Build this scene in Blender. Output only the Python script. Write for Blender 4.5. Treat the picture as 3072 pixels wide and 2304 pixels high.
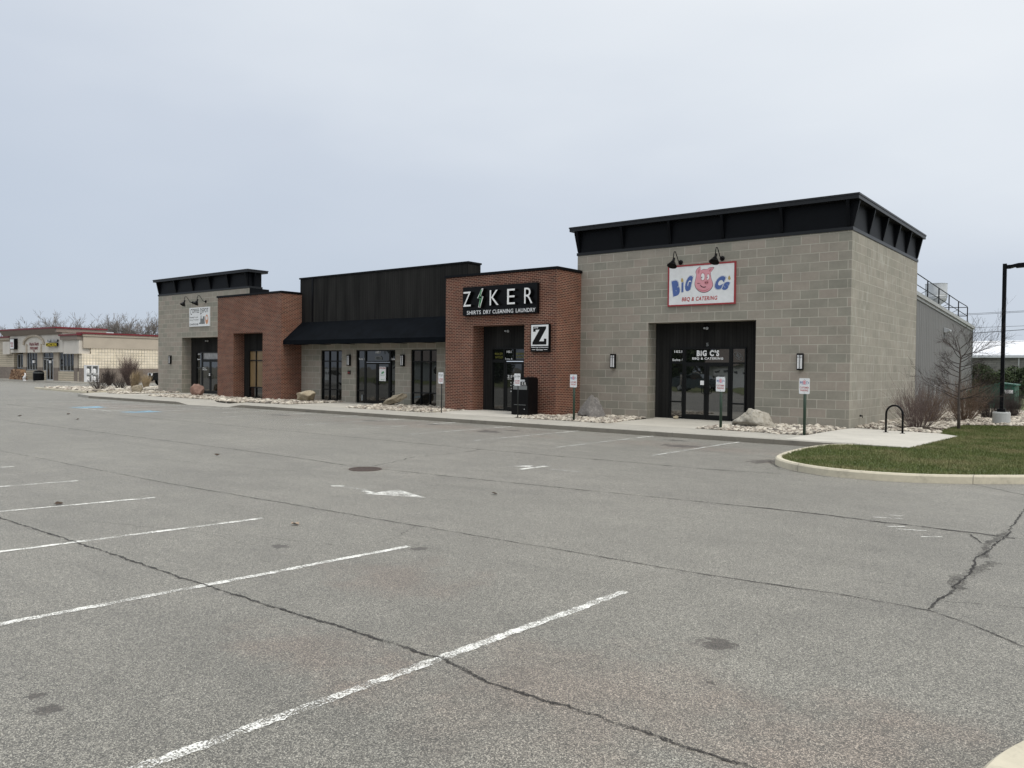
import bpy, math, random
import numpy as np
from mathutils import Vector, Matrix
for o in list(bpy.data.objects): bpy.data.objects.remove(o)
random.seed(7); rng = np.random.default_rng(7)
C = bpy.context.scene.collection
scene = bpy.context.scene
# ------------------------------------------------------------------ camera
CAM = Vector((7.4753, -27.0576, 1.8442)); YAW, PITCH, ROLL, FPX = 0.6707, -0.0197, 0.0107, 2387.2
_f = Vector((-math.sin(YAW)*math.cos(PITCH), math.cos(YAW)*math.cos(PITCH), math.sin(PITCH)))
_r = Vector((math.cos(YAW), math.sin(YAW), 0)); _u = _r.cross(_f)
r2 = _r*math.cos(ROLL)+_u*math.sin(ROLL); u2 = -_r*math.sin(ROLL)+_u*math.cos(ROLL)
cam = bpy.data.cameras.new("camera"); camo = bpy.data.objects.new("camera", cam); C.objects.link(camo)
M = Matrix((r2, u2, -_f)).transposed().to_4x4(); M.translation = CAM; camo.matrix_world = M
cam.sensor_width = 36; cam.lens = 36*FPX/3072; cam.clip_start = .05; cam.clip_end = 4000
scene.camera = camo
scene.render.resolution_x = 1024; scene.render.resolution_y = 768
scene.render.engine = 'CYCLES'
scene.view_settings.view_transform = 'Standard'; scene.view_settings.look = 'None'
scene.view_settings.exposure = 0.08; scene.view_settings.gamma = 1
# ------------------------------------------------------------------ world + sun (overcast)
SUN_EL, SUN_AZ = math.radians(52), math.radians(100)   # azimuth clockwise from +y
w = bpy.data.worlds.new("World"); scene.world = w; w.use_nodes = True
nt = w.node_tree; N = nt.nodes; L = nt.links; N.clear()
out = N.new('ShaderNodeOutputWorld'); bg = N.new('ShaderNodeBackground'); L.new(bg.outputs[0], out.inputs[0])
bg.inputs['Strength'].default_value = 0.1
sky = N.new('ShaderNodeTexSky'); sky.sky_type = 'NISHITA'; sky.sun_disc = False
sky.sun_elevation = SUN_EL; sky.sun_rotation = SUN_AZ
tc = N.new('ShaderNodeTexCoord')
def wm(op, a, b=None, c=None):
    n = N.new('ShaderNodeMath'); n.operation = op
    for i, v in enumerate((a, b, c)):
        if v is None: continue
        if isinstance(v, (int, float)): n.inputs[i].default_value = v
        else: L.new(v, n.inputs[i])
    return n.outputs[0]
sx = N.new('ShaderNodeSeparateXYZ'); L.new(tc.outputs['Generated'], sx.inputs[0])
Z = sx.outputs['Z']
side = wm('ADD', wm('MULTIPLY', sx.outputs['X'], .78), wm('MULTIPLY', sx.outputs['Y'], .62))   # brighter cloud on this side
mp = N.new('ShaderNodeMapping'); mp.inputs['Scale'].default_value = (1.2, 1.2, 3.2); L.new(tc.outputs['Generated'], mp.inputs[0])
nz = N.new('ShaderNodeTexNoise'); nz.inputs['Scale'].default_value = 1.3; nz.inputs['Detail'].default_value = 5; nz.inputs['Roughness'].default_value = .45
L.new(mp.outputs[0], nz.inputs[0])
t = wm('ADD', wm('ADD', wm('MULTIPLY', Z, 1.75), wm('MULTIPLY', side, .27)), wm('MULTIPLY', wm('SUBTRACT', nz.outputs[0], .5), .85))
ramp = N.new('ShaderNodeValToRGB'); L.new(t, ramp.inputs[0])
cr = ramp.color_ramp; cr.elements[0].position = 0.0; cr.elements[0].color = (.50, .565, .665, 1)
cr.elements[1].position = 1.0; cr.elements[1].color = (.87, .90, .93, 1)
e = cr.elements.new(.38); e.color = (.60, .655, .74, 1)
e = cr.elements.new(.68); e.color = (.75, .795, .85, 1)
# overcast zenith is brighter than the horizon
zb = wm('ADD', 1.0, wm('MULTIPLY', wm('MAXIMUM', wm('SUBTRACT', Z, .42), 0), 1.9))
zb = wm('MULTIPLY', zb, 10.0)
sc_ = N.new('ShaderNodeVectorMath'); sc_.operation = 'SCALE'; L.new(ramp.outputs[0], sc_.inputs[0]); L.new(zb, sc_.inputs['Scale'])
mx = N.new('ShaderNodeMix'); mx.data_type = 'RGBA'; mx.inputs[0].default_value = .93
L.new(sky.outputs[0], mx.inputs[6]); L.new(sc_.outputs[0], mx.inputs[7]); L.new(mx.outputs[2], bg.inputs[0])
sl = bpy.data.lights.new('sun', 'SUN'); sl.energy = 1.3; sl.angle = math.radians(25); sl.color = (1, .93, .82)
so = bpy.data.objects.new('sun', sl); C.objects.link(so)
sd = Vector((math.sin(SUN_AZ)*math.cos(SUN_EL), math.cos(SUN_AZ)*math.cos(SUN_EL), math.sin(SUN_EL)))
so.rotation_euler = sd.to_track_quat('Z', 'Y').to_euler(); so.location = (0, 0, 60)

# ------------------------------------------------------------------ material helpers
class MT:
    def __init__(s, name):
        s.m = bpy.data.materials.new(name); s.m.use_nodes = True; s.nt = s.m.node_tree
        s.N = s.nt.nodes; s.L = s.nt.links
        s.b = s.N['Principled BSDF']; s.out = s.N['Material Output']
    def n(s, t, **k):
        x = s.N.new(t)
        for a, v in k.items(): setattr(x, a, v)
        return x
    def inp(s, sock, v):
        if isinstance(v, (int, float)): sock.default_value = v
        elif isinstance(v, (tuple, list)): sock.default_value = tuple(v)+((1,) if len(v) == 3 and len(sock.default_value) == 4 else ())
        else: s.L.new(v, sock)
    def math(s, op, a, b=None, c=None, clamp=False):
        x = s.n('ShaderNodeMath', operation=op); x.use_clamp = clamp
        for i, v in enumerate((a, b, c)):
            if v is not None: s.inp(x.inputs[i], v)
        return x.outputs[0]
    def mix(s, f, a, b, mode='MIX'):
        x = s.n('ShaderNodeMix', data_type='RGBA', blend_type=mode); s.inp(x.inputs[0], f); s.inp(x.inputs[6], a); s.inp(x.inputs[7], b); return x.outputs[2]
    def pos(s): return s.n('ShaderNodeNewGeometry').outputs['Position']
    def uv(s): return s.n('ShaderNodeUVMap').outputs[0]
    def mapv(s, v, scale=(1, 1, 1), loc=(0, 0, 0)):
        x = s.n('ShaderNodeMapping'); s.L.new(v, x.inputs[0]); x.inputs['Scale'].default_value = scale; x.inputs['Location'].default_value = loc; return x.outputs[0]
    def noise(s, v, scale, detail=3, rough=.5):
        x = s.n('ShaderNodeTexNoise'); s.L.new(v, x.inputs[0]); x.inputs['Scale'].default_value = scale; x.inputs['Detail'].default_value = detail; x.inputs['Roughness'].default_value = rough; return x.outputs[0]
    def rng(s, v, a, b, c=0., d=1.):
        x = s.n('ShaderNodeMapRange'); s.L.new(v, x.inputs[0]); x.inputs[1].default_value = a; x.inputs[2].default_value = b; x.inputs[3].default_value = c; x.inputs[4].default_value = d; return x.outputs[0]
    def bump(s, h, strength=.3, dist=.01):
        x = s.n('ShaderNodeBump'); x.inputs['Strength'].default_value = strength; x.inputs['Distance'].default_value = dist; s.L.new(h, x.inputs['Height']); s.L.new(x.outputs[0], s.b.inputs['Normal'])
def basic(name, col, rough=.6, metal=0., var=.12, scale=4, bump=0., bscale=60, ior=1.45, stretch=(1, 1, 1)):
    m = MT(name); p = m.mapv(m.pos(), stretch)
    n = m.noise(p, scale, 4)
    f = m.rng(n, .3, .7, 1-var, 1+var)
    v = m.n('ShaderNodeVectorMath', operation='SCALE'); v.inputs[0].default_value = col; m.L.new(f, v.inputs['Scale'])
    m.L.new(v.outputs[0], m.b.inputs['Base Color'])
    m.b.inputs['Roughness'].default_value = rough; m.b.inputs['Metallic'].default_value = metal; m.b.inputs['IOR'].default_value = ior
    if bump: m.bump(m.noise(m.pos(), bscale, 4), bump, .01)
    return m.m
MA = {}
def asphalt():
    m = MT('asphalt'); P = m.pos()
    v = m.n('ShaderNodeTexVoronoi'); m.L.new(P, v.inputs[0]); v.inputs['Scale'].default_value = 175
    sp = m.n('ShaderNodeSeparateColor'); m.L.new(v.outputs['Color'], sp.inputs[0])
    chip = m.math('POWER', sp.outputs[0], 3.2)
    v2 = m.n('ShaderNodeTexVoronoi'); m.L.new(P, v2.inputs[0]); v2.inputs['Scale'].default_value = 95
    sp2 = m.n('ShaderNodeSeparateColor'); m.L.new(v2.outputs['Color'], sp2.inputs[0])
    chip2 = m.math('POWER', sp2.outputs[1], 3)
    col = m.mix(chip, (.031, .029, .0245), (.46, .437, .37))
    col = m.mix(m.math('MULTIPLY', chip2, .4), col, (.27, .252, .205))
    # broad tone, wheel polish and dust
    big = m.noise(P, .22, 4, .55); mid = m.noise(P, 1.6, 4, .6)
    fac = m.math('ADD', m.rng(big, .3, .7, .88, 1.14), m.rng(mid, .3, .7, -.11, .11))
    streak = m.noise(m.mapv(P, (.35, 2.2, 1)), 1.2, 3)
    fac = m.math('ADD', fac, m.rng(streak, .35, .65, -.06, .06))
    vs = m.n('ShaderNodeVectorMath', operation='SCALE'); m.L.new(col, vs.inputs[0]); m.L.new(fac, vs.inputs['Scale']); col = vs.outputs[0]
    # iron-red wash around drains, from irrigation and oil
    nn = m.noise(P, .8, 5, .65)
    def spot(x, y, rx, ry, c, strength, col, edge=.35):
        d = m.mapv(P, (1/rx, 1/ry, 0), (-x/rx, -y/ry, 0))
        l = m.n('ShaderNodeVectorMath', operation='LENGTH'); m.L.new(d, l.inputs[0])
        q = m.math('ADD', l.outputs['Value'], m.rng(m.noise(P, 1.4/min(rx, ry), 4, .6), .3, .7, -.55, .55))
        f = m.rng(q, 1.0, 1.0-edge, 0, strength)
        return m.mix(f, col, c, 'MULTIPLY')
    red = (1.04, .82, .76)
    for a in [(1.9, -21.8, .9, .8), (4.9, -23.0, 1.5, 1.1), (3.1, -23.6, 1.0, .5), (6.4, -22.6, .7, .9), (-30, -9, 6, 2), (-12, -7.5, 8, 1.6), (-1.5, -8, 3, 1.2)]:
        col = spot(*a, red, .5, col, .9)
    for a in [(5.08, -21.59, .17, .13), (1.28, -20.86, .1, .1), (0.04, -21.78, .14, .09), (2.57, -25.14, .07, .1), (2.31, -25.11, .05, .06), (-8.6, -7.9, .5, .45), (-8.3, -7.1, .3, .2), (-2.0, -7.9, .7, .4), (-2.9, -6.5, .4, .2), (-14.9, -7.2, .5, .35), (-12, -6.9, .25, .3), (-20, -7.6, .5, .4), (5.35, -22.3, .035, .03), (.9, -9.9, .25, .5)]:
        col = spot(*a, (.20, .165, .15), .9, col, .3)
    for a in [(1.0, -9.9, .5, .7), (-4.35, -16.7, .5, .5)]:
        col = spot(*a, (.75, .62, .55), .7, col, .8)
    m.L.new(col, m.b.inputs['Base Color']); m.b.inputs['Roughness'].default_value = .62; m.b.inputs['IOR'].default_value = 1.5
    m.b.inputs['Sheen Weight'].default_value = .20; m.b.inputs['Sheen Roughness'].default_value = .45; m.b.inputs['Sheen Tint'].default_value = (1, .95, .85, 1)
    h = m.math('ADD', sp.outputs[0], m.math('MULTIPLY', sp2.outputs[1], 1.2)); m.bump(h, .55, .006)
    return m.m
def cmu(name, c1, c2, cm, bw=.6096, bh=.3048, ph=.115, streaks=0., mort=.010, var=1., off=.5):
    m = MT(name); U = m.uv()
    b = m.n('ShaderNodeTexBrick'); m.L.new(m.mapv(U, (1, 1, 1), (ph, 0, 0)), b.inputs[0])
    b.inputs['Scale'].default_value = 1; b.inputs['Brick Width'].default_value = bw; b.inputs['Row Height'].default_value = bh
    b.inputs['Mortar Size'].default_value = mort; b.inputs['Mortar Smooth'].default_value = .25; b.offset = off; b.offset_frequency = 2
    b.inputs['Color1'].default_value = (0, 0, 0, 1); b.inputs['Color2'].default_value = (1, 1, 1, 1); b.inputs['Mortar'].default_value = (.5, .5, .5, 1)
    sep = m.n('ShaderNodeSeparateColor'); m.L.new(b.outputs['Color'], sep.inputs[0])
    col = m.mix(m.rng(sep.outputs[0], 0, 1), c1, c2)
    vor = m.noise(m.mapv(U, (.9, 1.8, 1)), 1.0, 3); tone = m.rng(sep.outputs[0], 0, 1, 1.0-.12*var, 1.0+.12*var)
    fine = m.noise(U, 9, 5, .6); tone = m.math('ADD', tone, m.rng(fine, .3, .7, -.05, .05))
    tone = m.math('ADD', tone, m.rng(vor, .3, .7, -.10, .10))
    tone = m.math('MULTIPLY', tone, m.rng(m.noise(U, 140, 2), .3, .7, .93, 1.07))
    vs = m.n('ShaderNodeVectorMath', operation='SCALE'); m.L.new(col, vs.inputs[0]); m.L.new(tone, vs.inputs['Scale']); col = vs.outputs[0]
    mf = m.math('MULTIPLY', b.outputs['Fac'], m.rng(m.noise(U, .9, 4, .6), .35, .6, .35, 1.))
    col = m.mix(mf, col, cm)
    if streaks:
        s1 = m.noise(m.mapv(U, (5.5, .9, 1)), 1.6, 4, .6); s2 = m.noise(U, .8, 3)
        sf = m.math('MULTIPLY', m.rng(s1, .5, .72), m.rng(s2, .4, .62, .1, streaks))
        col = m.mix(sf, col, (.52, .51, .45))
        s3 = m.noise(m.mapv(U, (1.3, .25, 1), (3, 7, 0)), 1.2, 4, .6)
        col = m.mix(m.rng(s3, .5, .75, 0, .3), col, (.25, .25, .2))
    m.L.new(col, m.b.inputs['Base Color']); m.b.inputs['Roughness'].default_value = .85
    m.bump(m.math('SUBTRACT', m.math('MULTIPLY', fine, .15), b.outputs['Fac']), .35, .006)
    return m.m
def brick():
    m = MT('red_brick'); U = m.uv()
    b = m.n('ShaderNodeTexBrick'); m.L.new(m.mapv(U, (1, 1, 1), (.03, .01, 0)), b.inputs[0])
    b.inputs['Scale'].default_value = 1; b.inputs['Brick Width'].default_value = .2032; b.inputs['Row Height'].default_value = .0677
    b.inputs['Mortar Size'].default_value = .0088; b.inputs['Mortar Smooth'].default_value = .2
    b.inputs['Color1'].default_value = (0, 0, 0, 1); b.inputs['Color2'].default_value = (1, 1, 1, 1); b.inputs['Mortar'].default_value = (.5,)*3+(1,)
    sep = m.n('ShaderNodeSeparateColor'); m.L.new(b.outputs['Color'], sep.inputs[0])
    r = m.n('ShaderNodeValToRGB'); m.L.new(sep.outputs[0], r.inputs[0]); e = r.color_ramp.elements
    e[0].position = 0; e[0].color = (.038, .012, .008, 1); e[1].position = 1; e[1].color = (.118, .031, .016, 1)
    q = r.color_ramp.elements.new(.35); q.color = (.066, .018, .010, 1); q = r.color_ramp.elements.new(.7); q.color = (.09, .024, .012, 1)
    tone = m.math('ADD', m.rng(m.noise(U, 60, 3), .3, .7, .85, 1.15), m.rng(m.noise(U, .7, 3), .3, .7, -.1, .1))
    vs = m.n('ShaderNodeVectorMath', operation='SCALE'); m.L.new(r.outputs[0], vs.inputs[0]); m.L.new(tone, vs.inputs['Scale'])
    mort = m.mix(m.rng(m.noise(U, 1.1, 4), .4, .65), (.34, .20, .135), (.44, .27, .19))
    col = m.mix(b.outputs['Fac'], vs.outputs[0], mort)
    sp = m.math('MULTIPLY', m.rng(m.noise(U, 7, 3, .7), .70, .76), m.rng(m.noise(U, .5, 2), .5, .6))
    col = m.mix(sp, col, (.45, .36, .32))
    m.L.new(col, m.b.inputs['Base Color']); m.b.inputs['Roughness'].default_value = .85
    m.bump(m.math('MULTIPLY', b.outputs['Fac'], -1), .4, .006)
    return m.m
def siding(name, c1, c2, width=.14):
    m = MT(name); U = m.uv()
    b = m.n('ShaderNodeTexBrick'); m.L.new(m.mapv(U, (1, 1, 1)), b.inputs[0])
    b.inputs['Scale'].default_value = 1; b.inputs['Brick Width'].default_value = width; b.inputs['Row Height'].default_value = 60.; b.inputs['Mortar Size'].default_value = .004
    b.inputs['Color1'].default_value = (0, 0, 0, 1); b.inputs['Color2'].default_value = (1, 1, 1, 1); b.inputs['Mortar'].default_value = (0, 0, 0, 1)
    sep = m.n('ShaderNodeSeparateColor'); m.L.new(b.outputs['Color'], sep.inputs[0])
    g = m.noise(m.mapv(U, (22, .35, 1)), 1., 5, .6); g2 = m.noise(m.mapv(U, (2.2, .25, 1)), 1., 3)
    f = m.math('ADD', m.math('MULTIPLY', sep.outputs[0], .25), m.math('ADD', m.rng(g, .3, .7, 0, .45), m.rng(g2, .35, .65, 0, .4)))
    col = m.mix(f, c1, c2); col = m.mix(b.outputs['Fac'], col, tuple(x*.35 for x in c1))
    m.L.new(col, m.b.inputs['Base Color']); m.b.inputs['Roughness'].default_value = .8; m.b.inputs['IOR'].default_value = 1.15
    return m.m
def concrete(name, c, dirt=.25, joints=0., jx=0., dark=(.12, .11, .095), edge=0):
    m = MT(name); P = m.pos()
    n1 = m.noise(P, .7, 5, .6); n2 = m.noise(P, 14, 4, .6)
    f = m.math('ADD', m.rng(n1, .3, .7, .9, 1.1), m.rng(n2, .3, .7, -.06, .06))
    vs = m.n('ShaderNodeVectorMath', operation='SCALE'); vs.inputs[0].default_value = c; m.L.new(f, vs.inputs['Scale']); col = vs.outputs[0]
    st = m.noise(P, 2.4, 6, .7); col = m.mix(m.rng(st, .55, .75, 0, dirt), col, dark)
    if joints:
        sx = m.n('ShaderNodeSeparateXYZ'); m.L.new(P, sx.inputs[0])
        fr = m.math('FRACT', m.math('DIVIDE', m.math('ADD', sx.outputs[0], jx), joints))
        j = m.math('LESS_THAN', fr, .009/joints*1.5); col = m.mix(m.math('MULTIPLY', j, .75), col, dark)
    m.L.new(col, m.b.inputs['Base Color']); m.b.inputs['Roughness'].default_value = .88; m.bump(n2, .15, .004)
    return m.m
def worn(name, col, thresh=.5, soft=.12, scale=60, scale2=3., rough=.8, base_alpha=1.):
    m = MT(name); P = m.pos()
    a = m.noise(P, scale, 3, .7); b = m.noise(P, scale2, 4, .6)
    q = m.math('ADD', m.math('MULTIPLY', a, .6), m.math('MULTIPLY', b, .4))
    f = m.math('MULTIPLY', m.rng(q, thresh, thresh+soft), base_alpha)
    m.b.inputs['Base Color'].default_value = tuple(col)+(1,); m.b.inputs['Roughness'].default_value = rough
    m.L.new(f, m.b.inputs['Alpha']); return m.m
def stone_mat(name, cols):
    m = MT(name); at = m.n('ShaderNodeAttribute'); at.attribute_name = 'tint'
    r = m.n('ShaderNodeValToRGB'); m.L.new(at.outputs['Fac'], r.inputs[0]); cr = r.color_ramp
    cr.elements[0].color = cols[0]+(1,); cr.elements[1].color = cols[-1]+(1,)
    for i, c in enumerate(cols[1:-1]): q = cr.elements.new((i+1)/(len(cols)-1)); q.color = c+(1,)
    n = m.rng(m.noise(m.pos(), 40, 3), .3, .7, .85, 1.15)
    vs = m.n('ShaderNodeVectorMath', operation='SCALE'); m.L.new(r.outputs[0], vs.inputs[0]); m.L.new(n, vs.inputs['Scale'])
    m.L.new(vs.outputs[0], m.b.inputs['Base Color']); m.b.inputs['Roughness'].default_value = .8; return m.m
def rockmat(name, a, b, c, sc=2.5):
    m = MT(name); P = m.pos(); n = m.noise(P, sc, 6, .65); k = m.noise(P, sc*5, 5, .7)
    col = m.mix(m.rng(n, .35, .65), a, b); col = m.mix(m.rng(k, .55, .68), col, c)
    m.L.new(col, m.b.inputs['Base Color']); m.b.inputs['Roughness'].default_value = .9; m.bump(m.noise(P, sc*4, 8, .7), .8, .05); return m.m
def glass(name, col=(.006, .007, .007), ior=2.2, rough=.02, wav=.02):
    m = MT(name); m.b.inputs['Base Color'].default_value = col+(1,); m.b.inputs['Roughness'].default_value = rough; m.b.inputs['IOR'].default_value = ior
    if wav: m.bump(m.noise(m.pos(), 1.3, 2), wav, .1)
    return m.m
def flat(name, col, rough=.6, ior=1.45, metal=0):
    return basic(name, col, rough, metal, .05, 6, ior=ior)
MA['asphalt'] = asphalt()
MA['cmu'] = cmu('grey_block', (.278, .266, .218), (.280, .243, .203), (.45, .425, .355), mort=.012)
MA['cmu_side'] = cmu('weathered_grey_block', (.290, .274, .225), (.300, .276, .230), (.45, .425, .36), streaks=.8, var=.5)
MA['brick'] = brick()
MA['siding'] = siding('charcoal_siding', (.008, .008, .008), (.034, .033, .031))
MA['black'] = basic('black_metal', (.003, .0036, .005), .5, var=.15, ior=1.22)
MA['fascia'] = basic('fascia_metal', (.006, .0068, .008), .42, var=.15, ior=1.42)
MA['blackgloss'] = basic('gloss_black', (.004, .004, .0045), .3, var=.1, ior=1.25)
MA['frame'] = basic('bronze_frame', (.0045, .005, .005), .4, var=.1, ior=1.3)
MA['awning'] = basic('black_canvas', (.0035, .0048, .0068), .85, var=.25, scale=2, bump=.2, bscale=8, ior=1.15)
MA['glassA'] = glass('reflective_glass', ior=2.7)
MA['glassB'] = glass('dark_glass', ior=1.95)
MA['glassC'] = glass('shop_glass', ior=1.75)
MA['glassD'] = glass('grey_glass', (.010, .011, .011), ior=1.7)  # slightly grey base suggests the interior behind the pane
MA['glassE'] = glass('dark_shop_glass', (.008, .009, .010), ior=1.3)
MA['tan'] = basic('tan_blind', (.20, .135, .065), .25, var=.1, scale=2)
MA['curtain'] = basic('white_curtain', (.28, .28, .28), .5, var=.5, scale=5, stretch=(5, 1, .6))
MA['white'] = flat('white_paint', (.80, .80, .80)); MA['signwhite'] = flat('sign_white', (.74, .75, .75))
MA['offwhite'] = flat('vinyl_white', (.80, .80, .79))
MA['red'] = flat('sign_red', (.42, .035, .03)); MA['darkred'] = flat('frame_red', (.30, .035, .04)); MA['blue'] = flat('sign_blue', (.075, .13, .34))
MA['pink'] = flat('pig_pink', (.68, .31, .35)); MA['pinkd'] = flat('pig_dark_pink', (.52, .19, .22)); MA['gold'] = flat('flame_gold', (.45, .33, .12))
MA['signblack'] = basic('sign_black', (.005, .005, .0055), .6, var=.05, ior=1.25); MA['green'] = flat('sign_green', (.10, .33, .16)); MA['grey'] = flat('mid_grey', (.16, .17, .17))
MA['orange'] = flat('cup_orange', (.60, .28, .15)); MA['yellow'] = flat('letter_yellow', (.65, .50, .03)); MA['dimyellow'] = flat('dim_yellow', (.16, .15, .02))
MA['lens'] = flat('frosted_lens', (.85, .85, .84), .3)
MA['postgreen'] = basic('green_post', (.018, .04, .024), .5); MA['postblack'] = basic('black_post', (.008, .01, .009), .5)
MA['side'] = concrete('sidewalk_concrete', (.36, .34, .295), .35, 1.524, .4)
MA['pad'] = concrete('pad_concrete', (.47, .445, .39), .2)
MA['kerb'] = concrete('kerb_concrete', (.50, .455, .35), .6, 3.0, .9)
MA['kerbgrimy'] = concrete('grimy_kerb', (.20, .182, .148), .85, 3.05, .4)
MA['stone'] = stone_mat('river_stone', [(.12, .105, .09), (.30, .26, .21), (.47, .425, .35), (.62, .57, .48), (.22, .17, .135)])
MA['soil'] = basic('dark_soil', (.05, .043, .035), .95, var=.3, scale=12, bump=.4)
MA['linew'] = worn('worn_white_paint', (.74, .73, .68), .452, .08, 85, 5.0)
MA['lineb'] = worn('worn_blue_paint', (.25, .47, .62), .44, .12, 50, 2.0)
MA['liner'] = worn('worn_red_paint', (.50, .16, .12), .45, .1, 40, 3.0)
MA['linefaint'] = worn('faint_white_paint', (.62, .62, .58), .44, .12, 40, 2.5, base_alpha=.8)
MA['crack'] = worn('dark_crack', (.016, .013, .011), .40, .12, 70, 5., base_alpha=.88)  # dark brown ribbon colour of the pavement cracks
MA['crackfaint'] = worn('faint_crack', (.03, .026, .022), .43, .14, 45, 5., base_alpha=.5)
MA['metalside'] = basic('grey_metal_siding', (.215, .215, .208), .55, 0, .08, 1.5, stretch=(1, 3, .3))
MA['galv'] = basic('galvanised_steel', (.55, .57, .58), .45, .3, .12, 3); MA['trimgrey'] = basic('light_grey_trim', (.36, .37, .36), .6)
MA['bark'] = basic('grey_bark', (.085, .07, .06), .9, var=.3, scale=12, bump=.4); MA['twig'] = basic('brown_twig', (.055, .042, .038), .9, var=.25)
MA['redtwig'] = basic('reddish_twig', (.13, .095, .085), .9, var=.3); MA['orgtwig'] = basic('russet_twig', (.16, .11, .078), .9, var=.35)
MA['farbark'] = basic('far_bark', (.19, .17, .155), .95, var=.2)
MA['grasstan'] = basic('dry_grass', (.42, .34, .23), .9, var=.3)
# ------------------------------------------------------------------ mesh builder
def tag(o, label=None, cat=None, group=None, kind=None):
    if label: o['label'] = label
    if cat: o['category'] = cat
    if group: o['group'] = group
    if kind: o['kind'] = kind
    return o
def empty(name, loc, label, cat, group=None):
    o = bpy.data.objects.new(name, None); o.location = loc; o.empty_display_size = .3; C.objects.link(o)
    return tag(o, label, cat, group)
class MB:
    def __init__(s): s.v = []; s.f = []
    def add(s, vs, fs):
        k = len(s.v); s.v += [tuple(map(float, q)) for q in vs]; s.f += [tuple(i+k for i in f) for f in fs]; return s
    def box(s, x0, x1, y0, y1, z0, z1):
        if x0 > x1: x0, x1 = x1, x0
        if y0 > y1: y0, y1 = y1, y0
        if z0 > z1: z0, z1 = z1, z0
        return s.add([(x0, y0, z0), (x1, y0, z0), (x1, y1, z0), (x0, y1, z0), (x0, y0, z1), (x1, y0, z1), (x1, y1, z1), (x0, y1, z1)],
                     [(0, 3, 2, 1), (4, 5, 6, 7), (0, 1, 5, 4), (1, 2, 6, 5), (2, 3, 7, 6), (3, 0, 4, 7)])
    def prism(s, pts, h0, h1, fn):
        """extrude 2D polygon (ccw) between h0 and h1, fn(a,b,h)->xyz"""
        n = len(pts); vs = [fn(a, b, h0) for a, b in pts]+[fn(a, b, h1) for a, b in pts]
        return s.add(vs, [tuple(range(n-1, -1, -1)), tuple(range(n, 2*n))]+[(i, (i+1) % n, n+(i+1) % n, n+i) for i in range(n)])
    def front(s, pts, y0, y1): return s.prism(pts, y1, y0, lambda a, b, h: (a, h, b))     # polygon in x,z ; y0 nearer
    def plan(s, pts, z0, z1): return s.prism(pts, z0, z1, lambda a, b, h: (a, b, h))
    def tube(s, path, r, n=6, cap=True):
        path = [Vector(p) for p in path]; m = len(path); rs = r if isinstance(r, (list, tuple)) else [r]*m
        vs = []; prev = None
        for i, p in enumerate(path):
            d = (path[min(i+1, m-1)]-path[max(i-1, 0)]);
            if d.length < 1e-9: d = Vector((0, 0, 1))
            d.normalize()
            if prev is None: a = d.orthogonal().normalized()
            else: a = (prev-d*prev.dot(d)); a = a.normalized() if a.length > 1e-6 else d.orthogonal().normalized()
            prev = a; b = d.cross(a)
            for k in range(n):
                t = 2*math.pi*k/n; vs.append(p+(a*math.cos(t)+b*math.sin(t))*rs[i])
        fs = [(i*n+k, i*n+(k+1) % n, (i+1)*n+(k+1) % n, (i+1)*n+k) for i in range(m-1) for k in range(n)]
        if cap: fs += [tuple(range(n-1, -1, -1)), tuple((m-1)*n+k for k in range(n))]
        return s.add(vs, fs)
    def lathe(s, prof, c=(0, 0, 0), n=16, M=None):
        vs = []
        for r, z in prof:
            for k in range(n):
                t = 2*math.pi*k/n; q = Vector((r*math.cos(t), r*math.sin(t), z))
                if M is not None: q = M @ q
                vs.append(q+Vector(c))
        m = len(prof); fs = [(i*n+k, i*n+(k+1) % n, (i+1)*n+(k+1) % n, (i+1)*n+k) for i in range(m-1) for k in range(n)]
        fs += [tuple(range(n-1, -1, -1)), tuple((m-1)*n+k for k in range(n))]
        return s.add(vs, fs)
    def build(s, name, mat, parent=None, smooth=False, rot=None):
        me = bpy.data.meshes.new(name); me.from_pydata(s.v, [], s.f); me.update()
        nl = len(me.loops)
        if nl:
            li = np.zeros(nl, int); me.loops.foreach_get('vertex_index', li)
            co = np.zeros(len(me.vertices)*3); me.vertices.foreach_get('co', co); co = co.reshape(-1, 3)[li]
            nm = np.zeros(len(me.polygons)*3); me.polygons.foreach_get('normal', nm); nm = np.abs(nm.reshape(-1, 3))
            lt = np.zeros(len(me.polygons), int); me.polygons.foreach_get('loop_total', lt); ax = np.repeat(np.argmax(nm, 1), lt)
            uv = np.where((ax == 0)[:, None], co[:, [1, 2]], np.where((ax == 1)[:, None], co[:, [0, 2]], co[:, [0, 1]]))
            l = me.uv_layers.new(name='UVMap'); l.data.foreach_set('uv', uv.ravel().astype(np.float32))
            if smooth: me.polygons.foreach_set('use_smooth', np.ones(len(me.polygons), bool))
        me.materials.append(MA[mat] if isinstance(mat, str) else mat)
        o = bpy.data.objects.new(name, me); C.objects.link(o)
        if parent is not None:
            o.parent = parent
            if parent.type == 'EMPTY' and not parent.get('_local'): o.location = -parent.location
        return o
def bx(*a): return MB().box(*a)
def L_(e): e['_local'] = 1; return e
_tc = {}
def text_data(s, offset=0., extrude=0.):
    k = (s, offset, extrude)
    if k in _tc: return _tc[k]
    cu = bpy.data.curves.new('t', 'FONT'); cu.body = s; cu.offset = offset; cu.extrude = extrude; cu.space_character = 1+offset*4.5; cu.resolution_u = 4
    o = bpy.data.objects.new('t', cu); C.objects.link(o); dg = bpy.context.evaluated_depsgraph_get(); dg.update()
    me = bpy.data.meshes.new_from_object(o.evaluated_get(dg))
    v = np.array([q.co[:] for q in me.vertices]); f = [tuple(p.vertices) for p in me.polygons]
    bpy.data.objects.remove(o); bpy.data.curves.remove(cu); bpy.data.meshes.remove(me)
    _tc[k] = (v, f); return _tc[k]
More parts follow.
